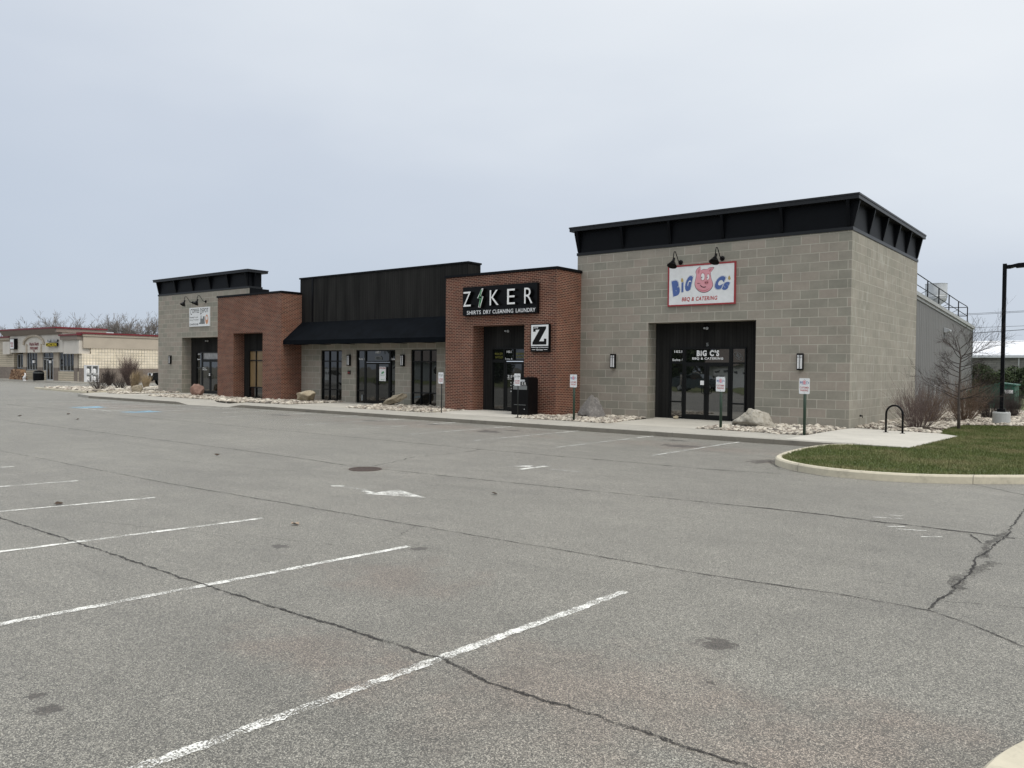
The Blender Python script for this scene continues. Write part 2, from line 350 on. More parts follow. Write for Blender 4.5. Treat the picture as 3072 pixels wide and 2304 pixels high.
def text(mb, s, x0, x1, z0, z1, y, bold=0., ext=0., shear=0., rot=0., place=None):
    """letters fitted into x0..x1, z0..z1, facing -y at y; ext = depth behind"""
    v, f = text_data(s, bold, .5 if ext else 0.)
    a = v[:, 0]; b = v[:, 1]
    u = (a-a.min())/(a.max()-a.min()); t = (b-b.min())/(b.max()-b.min())
    W, H = x1-x0, z1-z0; sh = shear*H
    px = u*(W-abs(sh))+t*sh+(abs(sh) if sh < 0 else 0); pz = t*H
    if rot:
        cx, cz = W/2, H/2; c, q = math.cos(rot), math.sin(rot); px, pz = cx+(px-cx)*c-(pz-cz)*q, cz+(px-cx)*q+(pz-cz)*c
    dz = (v[:, 2]+.5)*ext if ext else np.zeros(len(v))   # 0 back .. ext front
    if place: mb.add([place(p, q, d) for p, q, d in zip(px, pz, dz)], f)
    else: mb.add([(x0+p, y-d, z0+q) for p, q, d in zip(px, pz, dz)], f)
    return mb
def copy_tree(o, parent=None):
    c = o.copy(); C.objects.link(c)
    if parent is not None: c.parent = parent
    for ch in list(o.children): copy_tree(ch, c)
    return c
def structure(o): o['kind'] = 'structure'; return o
# ------------------------------------------------------------------ GROUND
G0 = -.15
structure(MB().add([(-900, -900, G0-.02), (900, -900, G0-.02), (900, 900, G0-.02), (-900, 900, G0-.02)], [(0, 1, 2, 3)]).build('ground', basic('far_ground', (.16, .15, .12), .95, var=.3, scale=.1)))
structure(MB().add([(-110, -36, G0), (45, -36, G0), (45, 40, G0), (-110, 40, G0)], [(0, 1, 2, 3)]).build('parking_lot', 'asphalt'))
def grass_mat(name, g1, g2, dead):
    m = MT(name); P = m.pos(); n = m.noise(m.mapv(P, (1, 1, 0)), .75, 5, .65); k = m.noise(P, 30, 4, .7)
    col = m.mix(m.rng(k, .3, .7), g1, g2); col = m.mix(m.rng(n, .45, .7, 0, .7), col, dead); col = m.mix(m.rng(m.noise(P, 5, 4, .7), .57, .68, 0, .4), col, dead)
    m.L.new(col, m.b.inputs['Base Color']); m.b.inputs['Roughness'].default_value = .9; m.bump(k, .6, .03); return m.m
MA['lawn'] = grass_mat('lawn_green', (.05, .068, .017), (.095, .12, .035), (.20, .17, .085))
MA['blade'] = grass_mat('grass_blade', (.065, .088, .02), (.13, .155, .042), (.27, .225, .12))
structure(MB().add([(-14, 20.8, G0+.012), (70, 20.8, G0+.012), (70, 110, G0+.012), (-14, 110, G0+.012)], [(0, 1, 2, 3)]).build('far_lawn', 'lawn'))
structure(MB().add([(-110, -90, G0+.008), (60, -90, G0+.008), (60, -40, G0+.008), (-110, -40, G0+.008)], [(0, 1, 2, 3)]).build('opposite_lawn', 'lawn'))
structure(bx(.5, 60, 20.0, 20.6, G0, G0+.06).build('rear_path', 'side'))
# sidewalk with dropped kerb ramp
def rampz(x):
    def ss(a, b, t): t = max(0, min(1, (t-a)/(b-a))); return t*t*(3-2*t)
    return -.138*ss(-30.9, -29.7, x)*(1-ss(-26.9, -25.7, x))
xs = np.concatenate([np.arange(-40.5, -25, .3), np.arange(-25, 1.7, 1.0), [1.76]])
mb = MB(); kb = MB(); kt = MB()
for i in range(len(xs)-1):
    a, b = xs[i], xs[i+1]
    def yk(x): return -5.62 if x > -25.5 else (-5.62-(.5*min(1, (-25.5-x)/5.5)) if x > -31 else -6.15)
    za, zb = rampz(a), rampz(b); ya, yb = yk(a), yk(b)
    yb2 = -3.74; ym = -4.5
    mb.add([(a, ya+.15, za), (b, yb+.15, zb), (b, ym, zb*.6), (a, ym, za*.6)], [(0, 1, 2, 3)])
    mb.add([(a, ym, za*.6), (b, ym, zb*.6), (b, yb2, 0), (a, yb2, 0)], [(0, 1, 2, 3)])
    r = .02
    kb.add([(a, ya, G0-.01), (b, yb, G0-.01), (b, yb, zb-r), (a, ya, za-r)], [(0, 1, 2, 3)])
    kt.add([(a, ya, za-r), (b, yb, zb-r), (b, yb+r, zb+.002), (a, ya+r, za+.002), (b, yb+.15, zb+.002), (a, ya+.15, za+.002)], [(0, 1, 2, 3), (3, 2, 4, 5)])
structure(mb.build('sidewalk', 'side')); structure(kb.build('kerb_face', 'kerbgrimy')); structure(kt.build('kerb', 'side'))
# kerb continuing round the left end
def sweep_kerb(name, pts, mat, width=.16, z0=G0-.01, z1=0., r=.03, closed=False):
    P = [Vector((x, y)) for x, y in pts]; n = len(P); mb = MB(); prof = [(0, z0), (.012, z1-r), (r+.01, z1), (width-.02, z1), (width, z1-.02), (width, z0)]
    rows = []
    for i, p in enumerate(P):
        a = P[(i-1) % n] if (closed or i > 0) else P[i]; b = P[(i+1) % n] if (closed or i < n-1) else P[i]
        d = (b-a).normalized(); nn = Vector((-d.y, d.x))     # left of travel = inside
        rows.append([(p.x+nn.x*o, p.y+nn.y*o, z) for o, z in prof])
    k = len(prof); vs = [q for r_ in rows for q in r_]; fs = []
    for i in range(n if closed else n-1):
        j = (i+1) % n
        for q in range(k-1): fs.append((i*k+q, j*k+q, j*k+q+1, i*k+q+1))
    if not closed: fs += [tuple(range(k)), tuple(reversed([(n-1)*k+q for q in range(k)]))]
    return structure(mb.add(vs, fs).build(name, mat, smooth=False))
def smooth_pts(pts, it=2, closed=False):
    P = [Vector(p) for p in pts]
    for _ in range(it):
        Q = [] if closed else [P[0]]
        n = len(P)
        for i in range(n if closed else n-1):
            a, b = P[i], P[(i+1) % n]; Q += [a*.75+b*.25, a*.25+b*.75]
        if not closed: Q.append(P[-1])
        P = Q
    return [(p.x, p.y) for p in P]
ISL = smooth_pts([(1.62, -5.60), (1.12, -6.2), (1.00, -7.6), (1.04, -9.0), (1.25, -10.2), (1.9, -11.0), (2.85, -11.5), (4.1, -11.38), (5.21, -10.65), (6.6, -9.25), (10, -5.6), (16, .5), (30, 14)], 2)
sweep_kerb('island_kerb', ISL, 'kerb')
sweep_kerb('near_island_kerb', smooth_pts([(10, -25), (8.4, -24.9), (7.4, -24.95), (6.9, -24.5), (6.76, -23.6), (6.80, -22.6), (6.88, -22.1), (7.05, -21.6), (7.5, -21.2), (8.2, -21.0), (12, -20.8)][::-1], 2)[::-1][::-1], 'kerb', width=-.2) if False else None
NI = smooth_pts([(12, -21.3), (8.2, -21.5), (7.6, -21.6), (7.2, -21.9), (6.98, -22.35), (6.88, -22.8), (6.84, -23.6), (6.9, -24.4), (7.4, -24.8), (8.4, -24.9), (12, -25)], 2)
sweep_kerb('near_island_kerb', NI, 'kerb', width=.3)
structure(MB().plan(smooth_pts([(12, -21.7), (8.2, -21.9), (7.6, -22.1), (7.25, -22.7), (7.1, -23.6), (7.5, -24.5), (12, -24.7)], 1), -.1, -.03).build('near_island_soil', 'lawn'))
sweep_kerb('left_kerb', smooth_pts([(-40.4, -5.9), (-42.5, -5.6), (-44.6, -4.6), (-45.6, -2.5), (-45.7, 0), (-45.7, 14)][::-1], 2)[::-1][::-1], 'kerb') if False else None
structure(MB().plan([(-45.8, 14), (-45.8, -1.5), (-45.2, -3.8), (-43.4, -5.5), (-40.4, -6.13), (-40.4, -3.74), (-43.6, -3.6), (-44.95, -3), (-44.95, 14)], G0-.01, 0.001).build('left_sidewalk', 'side'))
# entrance pads
def pad(name, pts, z0=0., z1=.05):
    mb = MB(); n = len(pts); vs = [(x, y, .004+(z1 if y > -2.2 else z0)) for x, y in pts]
    mb.add(vs+[(x, y, -.12) for x, y in pts], [tuple(range(n))]+[(i, n+i, n+(i+1) % n, (i+1) % n) for i in range(n)])
    return structure(mb.build(name, 'pad'))
MA['padold'] = concrete('entrance_concrete', (.42, .395, .34), .25)
p1 = pad('entrance_pad', [(-7.0, -3.75), (-3.55, -3.75), (-3.35, 0), (-3.35, .66), (-7.4, .66), (-7.1, 0)], z1=0.); p1.data.materials[0] = MA['padold']
pad('entrance_pad', [(-15.3, -3.75), (-10.95, -3.75), (-11.05, -1.8), (-12.06, -1.7), (-12.06, -.98), (-14.8, -.98), (-14.8, -1.7), (-15.1, -1.8)])
p1 = pad('entrance_pad', [(-24.5, -3.75), (-20.5, -3.75), (-21.8, .5), (-24.9, .5)], z1=0.); p1.data.materials[0] = MA['padold']
p1 = pad('entrance_pad', [(-41.9, -3.75), (-38.9, -3.75), (-37.2, -1.5), (-37.2, .98), (-41.8, .98)], z1=0.); p1.data.materials[0] = MA['padold']
bike_pad = MB().plan([(-.12, -5.46), (1.74, -5.46), (1.76, -5.70), (3.0, -5.70), (3.25, -.75), (2.62, -.05), (1.2, .1), (.12, .5), (-.1, -.7)], -.12, .006)
structure(bike_pad.build('bicycle_pad', 'pad'))
# island soil under grass
GR = [(1.75, -5.8), (3.0, -5.7), (3.27, -.75), (2.66, 0), (2.36, 1.84), (2.5, 5.0), (4.2, 6.1), (8, 6.6), (14, 9), (30, 14.3)]
isl_in = [(x+.13*0, y) for x, y in ISL]
inner = []
for i, (x, y) in enumerate(ISL):
    a = Vector(ISL[max(i-1, 0)]); b = Vector(ISL[min(i+1, len(ISL)-1)]); d = (b-a).normalized(); inner.append((x-d.y*.13, y+d.x*.13))
gpoly = [p for p in inner if p[1] < 13.9 or p[0] > 1]+GR[::-1]
structure(MB().plan(gpoly, -.1, -.018).build('island_soil', 'lawn'))
def inside(px, py, poly):
    c = np.zeros(len(px), bool); n = len(poly); j = n-1
    for i in range(n):
        xi, yi = poly[i]; xj, yj = poly[j]
        t = ((yi > py) != (yj > py)) & (px < (xj-xi)*(py-yi)/((yj-yi) if yj != yi else 1e-9)+xi); c ^= t; j = i
    return c
def np_mesh(name, v, f, mat, tint=None, smooth=False):
    me = bpy.data.meshes.new(name); me.vertices.add(len(v)); me.vertices.foreach_set('co', v.ravel().astype(np.float32))
    k = f.shape[1]; me.loops.add(f.size); me.loops.foreach_set('vertex_index', f.ravel().astype(np.int32))
    me.polygons.add(len(f)); me.polygons.foreach_set('loop_start', np.arange(0, f.size, k, dtype=np.int32)); me.polygons.foreach_set('loop_total', np.full(len(f), k, np.int32))
    if smooth: me.polygons.foreach_set('use_smooth', np.ones(len(f), bool))
    me.update(calc_edges=True)
    if tint is not None: a = me.attributes.new('tint', 'FLOAT', 'POINT'); a.data.foreach_set('value', tint.astype(np.float32))
    me.materials.append(MA[mat] if isinstance(mat, str) else mat); o = bpy.data.objects.new(name, me); C.objects.link(o); return o
def turf(name, poly, n, box, z=-.02, h=.045, mat='blade', wdt=.006):
    x = rng.uniform(box[0], box[1], n); y = rng.uniform(box[2], box[3], n); k = inside(x, y, poly); x = x[k]; y = y[k]; n = len(x)
    a = rng.uniform(0, 2*np.pi, n); hh = h*rng.uniform(.5, 1.5, n); la = rng.uniform(0, 2*np.pi, n); ll = hh*rng.uniform(.2, .9, n)
    base = np.stack([x, y, np.full(n, z)], 1); d = np.stack([np.cos(a), np.sin(a), 0*a], 1)*wdt*rng.uniform(.7, 1.4, n)[:, None]
    tip = base+np.stack([np.cos(la)*ll, np.sin(la)*ll, hh], 1)
    v = np.stack([base-d, base+d, tip], 1).reshape(-1, 3); f = np.arange(3*n).reshape(-1, 3)
    o = np_mesh(name, v, f, mat); o['kind'] = 'stuff'; tag(o, 'short green turf with straw coloured patches on the kerbed island', 'grass'); return o
turf('turf', gpoly, 420000, (1, 16, -11.6, 9.5))
# river stone beds
phi = (1+5**.5)/2
ico = np.array([(-1, phi, 0), (1, phi, 0), (-1, -phi, 0), (1, -phi, 0), (0, -1, phi), (0, 1, phi), (0, -1, -phi), (0, 1, -phi), (phi, 0, -1), (phi, 0, 1), (-phi, 0, -1), (-phi, 0, 1)])/math.sqrt(1+phi*phi)
icf = np.array([(0, 11, 5), (0, 5, 1), (0, 1, 7), (0, 7, 10), (0, 10, 11), (1, 5, 9), (5, 11, 4), (11, 10, 2), (10, 7, 6), (7, 1, 8), (3, 9, 4), (3, 4, 2), (3, 2, 6), (3, 6, 8), (3, 8, 9), (4, 9, 5), (2, 4, 11), (6, 2, 10), (8, 6, 7), (9, 8, 1)])
def subdiv(v, f):
    v = list(map(tuple, v)); c = {}; nf = []
    def mid(a, b):
        k = (min(a, b), max(a, b))
        if k not in c:
            q = (np.array(v[a])+np.array(v[b]))/2; q /= np.linalg.norm(q); v.append(tuple(q)); c[k] = len(v)-1
        return c[k]
    for a, b, d in f:
        x, y, z = mid(a, b), mid(b, d), mid(d, a); nf += [(a, x, z), (b, y, x), (d, z, y), (x, y, z)]
    return np.array(v), np.array(nf)
def stones(name, poly, density, size, label, z=0., hump=.035):
    xs_ = [p[0] for p in poly]; ys_ = [p[1] for p in poly]; bxs = (min(xs_), max(xs_), min(ys_), max(ys_))
    structure(MB().plan(poly, -.12, z+.003).build('planting_bed', 'soil'))
    n = int((bxs[1]-bxs[0])*(bxs[3]-bxs[2])*density); x = rng.uniform(bxs[0], bxs[1], n); y = rng.uniform(bxs[2], bxs[3], n); k = inside(x, y, poly); x = x[k]; y = y[k]; n = len(x)
    s = size*rng.lognormal(0, .40, n); sc = np.stack([s*rng.uniform(.9, 1.5, n), s*rng.uniform(.65, 1.0, n), s*rng.uniform(.4, .7, n)], 1)
    th = rng.uniform(0, 2*np.pi, n); ti = rng.uniform(-.5, .5, n)
    v = ico[None]*(1+rng.uniform(-.14, .14, (n, 12, 1)))*sc[:, None, :]
    X = v[..., 0]*np.cos(ti)[:, None]-v[..., 2]*np.sin(ti)[:, None]; Z_ = v[..., 0]*np.sin(ti)[:, None]+v[..., 2]*np.cos(ti)[:, None]; Y = v[..., 1]
    vx = X*np.cos(th)[:, None]-Y*np.sin(th)[:, None]+x[:, None]; vy = X*np.sin(th)[:, None]+Y*np.cos(th)[:, None]+y[:, None]
    vz = Z_+(z+rng.uniform(0, hump, n))[:, None]
    V = np.stack([vx, vy, vz], 2).reshape(-1, 3); F = (icf[None]+(np.arange(n)*12)[:, None, None]).reshape(-1, 3)
    o = np_mesh(name, V, F, 'stone', np.repeat(rng.uniform(0, 1, n), 12), True); o['kind'] = 'stuff'; tag(o, label, 'stones'); return o
stones('river_stones', [(-3.6, -3.7), (-1.5, -3.74), (-.9, -3.95), (-.2, -3.74), (-.08, -.02), (-3.1, -.02), (-3.12, .0)], 330, .042, 'pale river stones at the foot of the block tower corner')
stones('river_stones', [(-10.9, -3.72), (-6.8, -3.74), (-7.42, -.02), (-10.42, -.02), (-10.42, -1.68), (-11.0, -1.75)], 330, .042, 'pale river stones between the right brick front and the tower entrance')
stones('river_stones', [(-20.5, -3.74), (-15.25, -3.74), (-15.0, -1.75), (-16.4, -1.72), (-16.4, .48), (-21.75, .48)], 260, .046, 'pale river stones below the right window of the awning front')
stones('river_stones', [(-28.0, -3.9), (-24.6, -3.9), (-24.85, .48), (-28.45, .48), (-28.5, -1.52), (-34.7, -1.52), (-34.7, .28), (-37.0, .28), (-38.8, -2.9), (-38.3, -3.74), (-31.5, -3.74), (-30, -4.35), (-28.6, -4.5)], 190, .052, 'pale river stones along the left brick front up to the dropped kerb')
stones('river_stones', [(-44.7, -3.2), (-43.6, -3.5), (-42.0, -3.6), (-41.9, .26), (-44.85, .26), (-45.0, 8), (-46.0, 8), (-45.4, 0)], 130, .065, 'pale river stones round the left block tower')
stones('river_stones', [(.0, .55), (.3, .5), (1.2, .12), (2.62, .0), (2.34, 1.84), (2.48, 5.1), (4.15, 6.2), (8, 6.7), (14, 9.1), (14, 17), (2, 19.6), (-.05, 19.6)], 170, .048, 'pale river stones beside the grey metal side wall')
stones('river_stones', [(-58, -1.8), (-53, -2.4), (-48.6, -2.7), (-48.7, 12), (-56, 13)], 45, .09, 'pale river stones in the kerbed bed facing the food shop', z=-.01)
sweep_kerb('bed_kerb', [(-60, -1.7), (-53, -2.55), (-49.0, -2.85), (-48.5, -2.6), (-48.5, 13)], 'kerb')
# ------------------------------------------------------------------ road paint, cracks
def ribbon(name, pts, wd, mat, z=G0+.005, jag=0., step=None, wr=(.35, 1.5)):
    P = [Vector(p) for p in pts]
    if step:
        Q = []
        for a, b in zip(P, P[1:]):
            n = max(1, int((b-a).length/step))
            for i in range(n): Q.append(a.lerp(b, i/n))
        Q.append(P[-1]); P = Q
    mb = MB(); vs = []; n = len(P); off = 0
    for i, p in enumerate(P):
        d = (P[min(i+1, n-1)]-P[max(i-1, 0)]).normalized(); nn = Vector((-d.y, d.x))
        if jag: off = off*.72+random.gauss(0, jag)
        w_ = wd*(random.uniform(*wr) if jag else 1)/2; c = p+nn*off
        vs += [(c.x+nn.x*w_, c.y+nn.y*w_, z), (c.x-nn.x*w_, c.y-nn.y*w_, z)]
    return structure(mb.add(vs, [(2*i, 2*i+1, 2*i+3, 2*i+2) for i in range(n-1)]).build(name, mat))
for a, b in [((3.60, -25.8), (3.87, -20.85)), ((.68, -24.9), (1.11, -20.86)), ((-2.1, -25.0), (-1.49, -20.96)), ((-4.7, -24.0), (-4.08, -21.05)), ((-7.25, -24), (-6.69, -21.06)), ((-9.9, -24), (-9.52, -21.04)), ((-12.6, -24), (-12.2, -21.04))]:
    ribbon('parking_line', [a, b], .092, 'linew', jag=.0025, step=.03, wr=(.72, 1.12))
for i, (x, l) in enumerate([(-1.33, .7), (-4.04, .9), (-6.75, 1.2), (-9.45, 1.0), (-12.1, 1.1), (-14.75, 1.5), (-17.44, 1.3), (-20.1, 1.8), (-22.8, 2.8), (-25.5, 3.8), (-31.2, 5), (-34, 5), (-36.8, 5)]):
    ribbon('parking_line', [(x, -5.66 if x > -26 else -6.3), (x-.04, -5.66-l)], .10, 'linew')
    ribbon('parking_line', [(x-.04, -5.66-l-.02), (x-.1, -10.6)], .09, 'linefaint')
for pts in [[(-30.77, -11.2), (-26.7, -11.24)], [(-29.6, -5.9), (-29.6, -11)], [(-27.0, -5.9), (-27, -11)]]:
    ribbon('parking_line', pts, .10, 'linew')
for x in (-30.3, -25.4): ribbon('accessible_marking', [(x, -9.95), (x, -11.25)], 1.1, 'lineb', step=.3)
ribbon('ramp_marking', [(-29.4, -5.3), (-27.6, -5.0)], .55, 'liner', z=-.131)
def zsheet(name, polys, mat):
    mb = MB()
    for p in polys: mb.add([(x, y, G0+.006) for x, y in p], [tuple(range(len(p)))])
    return structure(mb.build(name, mat))
zsheet('arrow_marking', [[(-2.05, -18.75), (-1.95, -18.1), (-1.05, -18.38)], [(-2.28, -18.62), (-1.95, -18.64), (-1.95, -18.54), (-2.28, -18.52)], [(-3.12, -18.55), (-2.95, -18.4), (-2.88, -18.45), (-3.02, -18.6)]], 'linew')
ribbon('arrow_marking', [(-3.0, -18.5), (-2.26, -18.45)], .05, 'linefaint')
zsheet('arrow_marking', [[(-2.62, -14.45), (-2.3, -14.0), (-2.2, -14.25)], [(-2.2, -14.72), (-2.05, -14.72), (-1.98, -13.9), (-2.1, -13.9)]], 'linew')
ribbon('arrow_marking', [(-1.7, -14.23), (-1.0, -14.2)], .06, 'linefaint')
for a, b in [((4.6, -15.42), (4.95, -15.28)), ((4.92, -16.0), (5.1, -15.86)), ((5.05, -16.1), (5.38, -15.98)), ((5.4, -16.42), (5.6, -16.25)), ((4.7, -15.1), (4.9, -15.05))]:
    ribbon('chalk_marking', [a, b], .035, 'linew')
ribbon('pavement_crack', [(-45, -16.3), (-8.48, -16.39), (-5.0, -16.58), (-1.74, -16.3), (1.17, -15.98), (3.84, -15.69), (6.26, -15.71), (7.2, -15.75)], .030, 'crack', jag=.008, step=.12)
ribbon('pavement_crack', [(3.2, -15.72), (5.2, -15.74), (6.3, -15.72)], .035, 'crack', z=G0+.004, jag=.02, step=.07)
ribbon('pavement_crack', [(-45, -20.0), (-5.26, -20.2), (-.54, -20.02), (4.11, -19.82), (5.46, -19.66), (6.12, -19.67), (6.5, -19.9), (7.2, -20.5)], .018, 'crack', jag=.006, step=.1)
ribbon('pavement_crack', [(-9, -23.2), (-1.87, -23.14), (.81, -23.16), (3.26, -23.12), (3.8, -23.11), (4.28, -23.21), (5.24, -23.19), (6.7, -23.2)], .028, 'crack', jag=.006, step=.03)
ribbon('pavement_crack', [(-60, -12.2), (-22.43, -12.25), (-5.2, -12.28), (.78, -12.05), (2.0, -11.75)], .036, 'crack', jag=.01, step=.15)
ribbon('pavement_crack', [(6.45, -11.6), (6.14, -13.27), (6.2, -15.42), (6.12, -17.27), (6.15, -18.87), (6.08, -19.65)], .026, 'crack', jag=.009, step=.05)
ribbon('pavement_crack', [(6.3, -17.3), (6.1, -18.3), (6.2, -18.9)], .12, 'crackfaint', z=G0+.004, jag=.01, step=.05)
ribbon('pavement_crack', [(6.17, -15.3), (6.1, -16.4), (6.16, -17.2)], .09, 'crackfaint', z=G0+.0045, jag=.01, step=.05)
ribbon('pavement_crack', [(-4.6, -16.3), (-4.78, -15.9), (-5.14, -14.79), (-5.12, -12.33)], .022, 'crack', jag=.03, step=.12)
ribbon('pavement_crack', [(-13.5, -20), (-13.59, -16.26), (-13.74, -13.9), (-14.03, -10.6)], .022, 'crackfaint', jag=.03, step=.15)
ribbon('pavement_crack', [(5.1, -10.75), (5.98, -11.61), (6.6, -12.2)], .025, 'crack', jag=.01, step=.08)
ribbon('pavement_crack', [(6.15, -19.3), (6.72, -19.04), (7.3, -18.9)], .03, 'crackfaint', jag=.02, step=.08)
ribbon('pavement_crack', [(5.81, -15.82), (5.9, -16.1), (6.03, -16.37)], .02, 'crack', jag=.02, step=.06)
for pts in [[(.7, -21.0), (.6, -20.5), (.35, -20.05)], [(-1.2, -21.9), (-.3, -21.6), (.4, -21.35)], [(-9, -18.6), (-6.5, -18.2), (-5, -17.8)], [(-20, -18), (-14, -17.5), (-9.5, -17.3)], [(-24, -14.4), (-17, -13.9), (-11, -13.6)], [(5.3, -19), (5.8, -18.95), (6.1, -18.85)], [(1.4, -9.0), (-2, -8.6), (-7, -8.7)], [(-3, -22.6), (-1.6, -22.0), (-.2, -21.95)]]:
    ribbon('pavement_crack', pts, .014, 'crackfaint', jag=.02, step=.1)
ribbon('kerb_foot_strip', [(1.62, -5.66), (1.0, -6.6), (.93, -8.4), (1.1, -9.9), (1.75, -11.05), (2.85, -11.58)], .07, 'crackfaint', jag=.02, step=.08)  # thin ragged dark strip along the foot of the island kerb
# manhole
mh = empty('storm_drain', (-4.35, -16.72, G0), 'round rusty iron drain grate set in the asphalt', 'drain')
MA['rust'] = basic('rusty_iron', (.085, .062, .052), .8, var=.3, scale=20)
MB().lathe([(.32, -.02), (.32, .012), (.29, .012), (.29, -.02)], mh.location, 32).build('rim', 'rust', mh)
g = MB().lathe([(.297, -.02), (.297, -.001)], mh.location, 24); g.build('recess', 'signblack', mh)
g = MB()
for i in range(-4, 5):
    y = i*.062; hx = math.sqrt(max(.285**2-y*y, .001)); g.box(mh.location.x-hx, mh.location.x+hx, mh.location.y+y-.017, mh.location.y+y+.017, G0+.0, G0+.01)
g.build('grate', 'rust', mh)
# ------------------------------------------------------------------ STRIP BUILDING
B = empty('commercial_building', (-22, 0, 0), 'long shop building of grey block, red brick and charcoal siding with two flared towers', 'building')
def part(name, mb, mat, parent=B, **k): return mb.build(name, mat, parent, **k)
# --- right tower
m = MB().box(-10.65, -7.38, 0, .66, -.15, 6.44).box(-3.15, 0, 0, .66, -.15, 6.44).box(-7.38, -3.15, 0, .66, 3.63, 6.44)
m.box(-10.65, -10.45, .66, 9.45, -.15, 6.44).box(-10.45, -.2, 9.25, 9.45, -.15, 6.44)
part('block_wall', m, 'cmu')
part('block_wall', bx(-.2, .0015, .66, 9.451, -.15, 6.44).box(-.0, .0015, .0, .66, -.15, 6.44), 'cmu_side')
def siding_recess(x0, x1, dx0, dx1, dz, y, ztop, zb=-.02):
    q = MB().box(x0, dx0, y, y+.1, zb, ztop).box(dx1, x1, y, y+.1, zb, ztop).box(dx0, dx1, y, y+.1, dz, ztop)
    return part('siding_panel', q, 'siding')
siding_recess(-7.38, -3.15, -6.75, -3.72, 2.69, .63, 3.63)
part('siding_panel', bx(-3.18, -3.15, .02, .63, -.02, 3.63), 'siding')      # dark return
def tower_top(x0, x1, y0, y1, zt, brf, brs, left=True, zc=6.44, slab0=7.40, slab1=7.58):
    tr = MB().box(x0-.03, x1+.03, y0-.03, y1+.03, zc, zc+.11)
    t_ = part('cornice', bx(x0+.02, x1-.02, y0+.02, y1-.02, zc+.11, slab0), 'black')
    tr.build('trim_band', 'fascia', t_)
    o = .25
    s_ = MB().box(x0-o, x1+o, y0-o, y1+o, slab0, slab1-.06).box(x0-o-.02, x1+o+.02, y0-o-.02, y1+o+.02, slab1-.06, slab1); s_.build('roof_slab', 'fascia', t_)
    for bxp in brf:
        h = .05
        MB().prism([(y0-.0, zc+.11), (y0+.05, zc+.11), (y0+.05, slab0), (y0-.2, slab0), (y0-.2, slab0-.06), (y0-.03, zc+.17)][::-1], bxp-h, bxp+h, lambda a, b, hh: (hh, a, b)).build('bracket', 'black', t_)
    for byp in brs:
        h = .05
        MB().prism([(x1+.0, zc+.11), (x1-.05, zc+.11), (x1-.05, slab0), (x1+.2, slab0), (x1+.2, slab0-.06), (x1+.03, zc+.17)], byp-h, byp+h, lambda a, b, hh: (a, hh, b)).build('bracket', 'black', t_)
    if left:
        for byp in (brs[0], brs[-1]):
            MB().prism([(x0-.0, zc+.11), (x0+.05, zc+.11), (x0+.05, slab0), (x0-.2, slab0), (x0-.2, slab0-.06), (x0-.03, zc+.17)], byp-.05, byp+.05, lambda a, b, hh: (a, hh, b)).build('bracket', 'black', t_)
    return t_
tower_top(-10.65, 0, 0, 9.45, 6.44, [-10.58, -8.54, -6.5, -4.42, -2.29, -.12], [.08, 1.98, 3.8, 5.62, 7.43, 9.36])
# --- right brick box
BY = -1.70
m = MB().box(-16.36, -14.77, BY, BY+.70, -.15, 5.73).box(-12.03, -10.46, BY, -.002, -.15, 5.73).box(-14.77, -12.03, BY, BY+.7, 3.62, 5.73).box(-16.36, -16.16, BY+.7, 2, -.15, 5.73)
part('brick_wall', m, 'brick')
part('parapet_cap', bx(-16.41, -10.41, BY-.05, 0-.003, 5.73, 5.83).box(-16.41, -10.7, 0, 3, 5.73, 5.83), 'black')
siding_recess(-14.77, -12.03, -14.25, -12.2, 2.70, BY+.69, 3.62)
# --- middle bay
MY = -.2
m = MB(); z1 = 3.4
for a, b in [(-28.756, -26.826), (-25.120, -24.019), (-21.115, -20.033), (-18.328, -15.696)]: m.box(a, b, MY, MY+.25, -.15, z1)
for a, b in [(-26.826, -25.120), (-24.019, -21.115), (-20.033, -18.328)]: m.box(a, b, MY, MY+.25, 2.69, z1)
part('block_wall', m, 'cmu')
part('siding_panel', bx(-28.639, -16.417, MY-.0, MY+.85, z1, 6.56), 'siding')
part('parapet_cap', bx(-28.697, -16.378, MY-.04, MY+.89, 6.56, 6.64), 'black')
part('corner_trim', bx(-27.615, -27.489, MY-.03, MY-.002, 4.2, 6.56), 'black')
part('roof', bx(-44.5, -.3, 1.4, 24, 4.6, 4.75), 'grey')
# awning
aw = MB(); x0, x1 = -28.495, -16.37
prof = [(MY-.002, 4.27), (MY-.002, 4.22), (BY+.36, 3.16), (BY+.36, 3.02), (BY+.30, 3.02), (BY+.30, 3.22)]
yf = -1.40
aw.prism([(MY-.004, 4.215), (MY-.004, 4.14), (yf+.06, 3.14), (yf+.06, 2.98), (yf, 2.98), (yf, 3.20)], x0, x1, lambda a, b, h: (h, a, b))
A = part('awning', aw, 'awning')
MB().box(x0+.02, x1-.02, yf+.08, MY-.01, 3.02, 3.05).build('soffit', 'black', A)
for x in np.arange(x0+.6, x1, 1.9): MB().tube([(x, yf+.1, 2.99), (x, MY-.02, 2.99)], .015, 5).build('awning_rod', 'black', A)
# --- left brick box
Y2 = -1.5
m = MB().box(-34.63, -33.03, Y2, Y2+.73, -.15, 5.74).box(-30.2, -28.5, Y2, MY-.002, -.15, 5.74).box(-33.03, -30.2, Y2, Y2+.73, 3.65, 5.74).box(-34.63, -34.43, Y2+.73, 2, -.15, 5.74)
part('brick_wall', m, 'brick')
part('parapet_cap', bx(-34.68, -28.45, Y2-.05, MY-.05, 5.74, 5.84).box(-34.68, -28.72, MY-.05, 3.2, 5.74, 5.84), 'black')
siding_recess(-33.03, -30.2, -32.45, -30.9, 2.71, Y2+.71, 3.65)
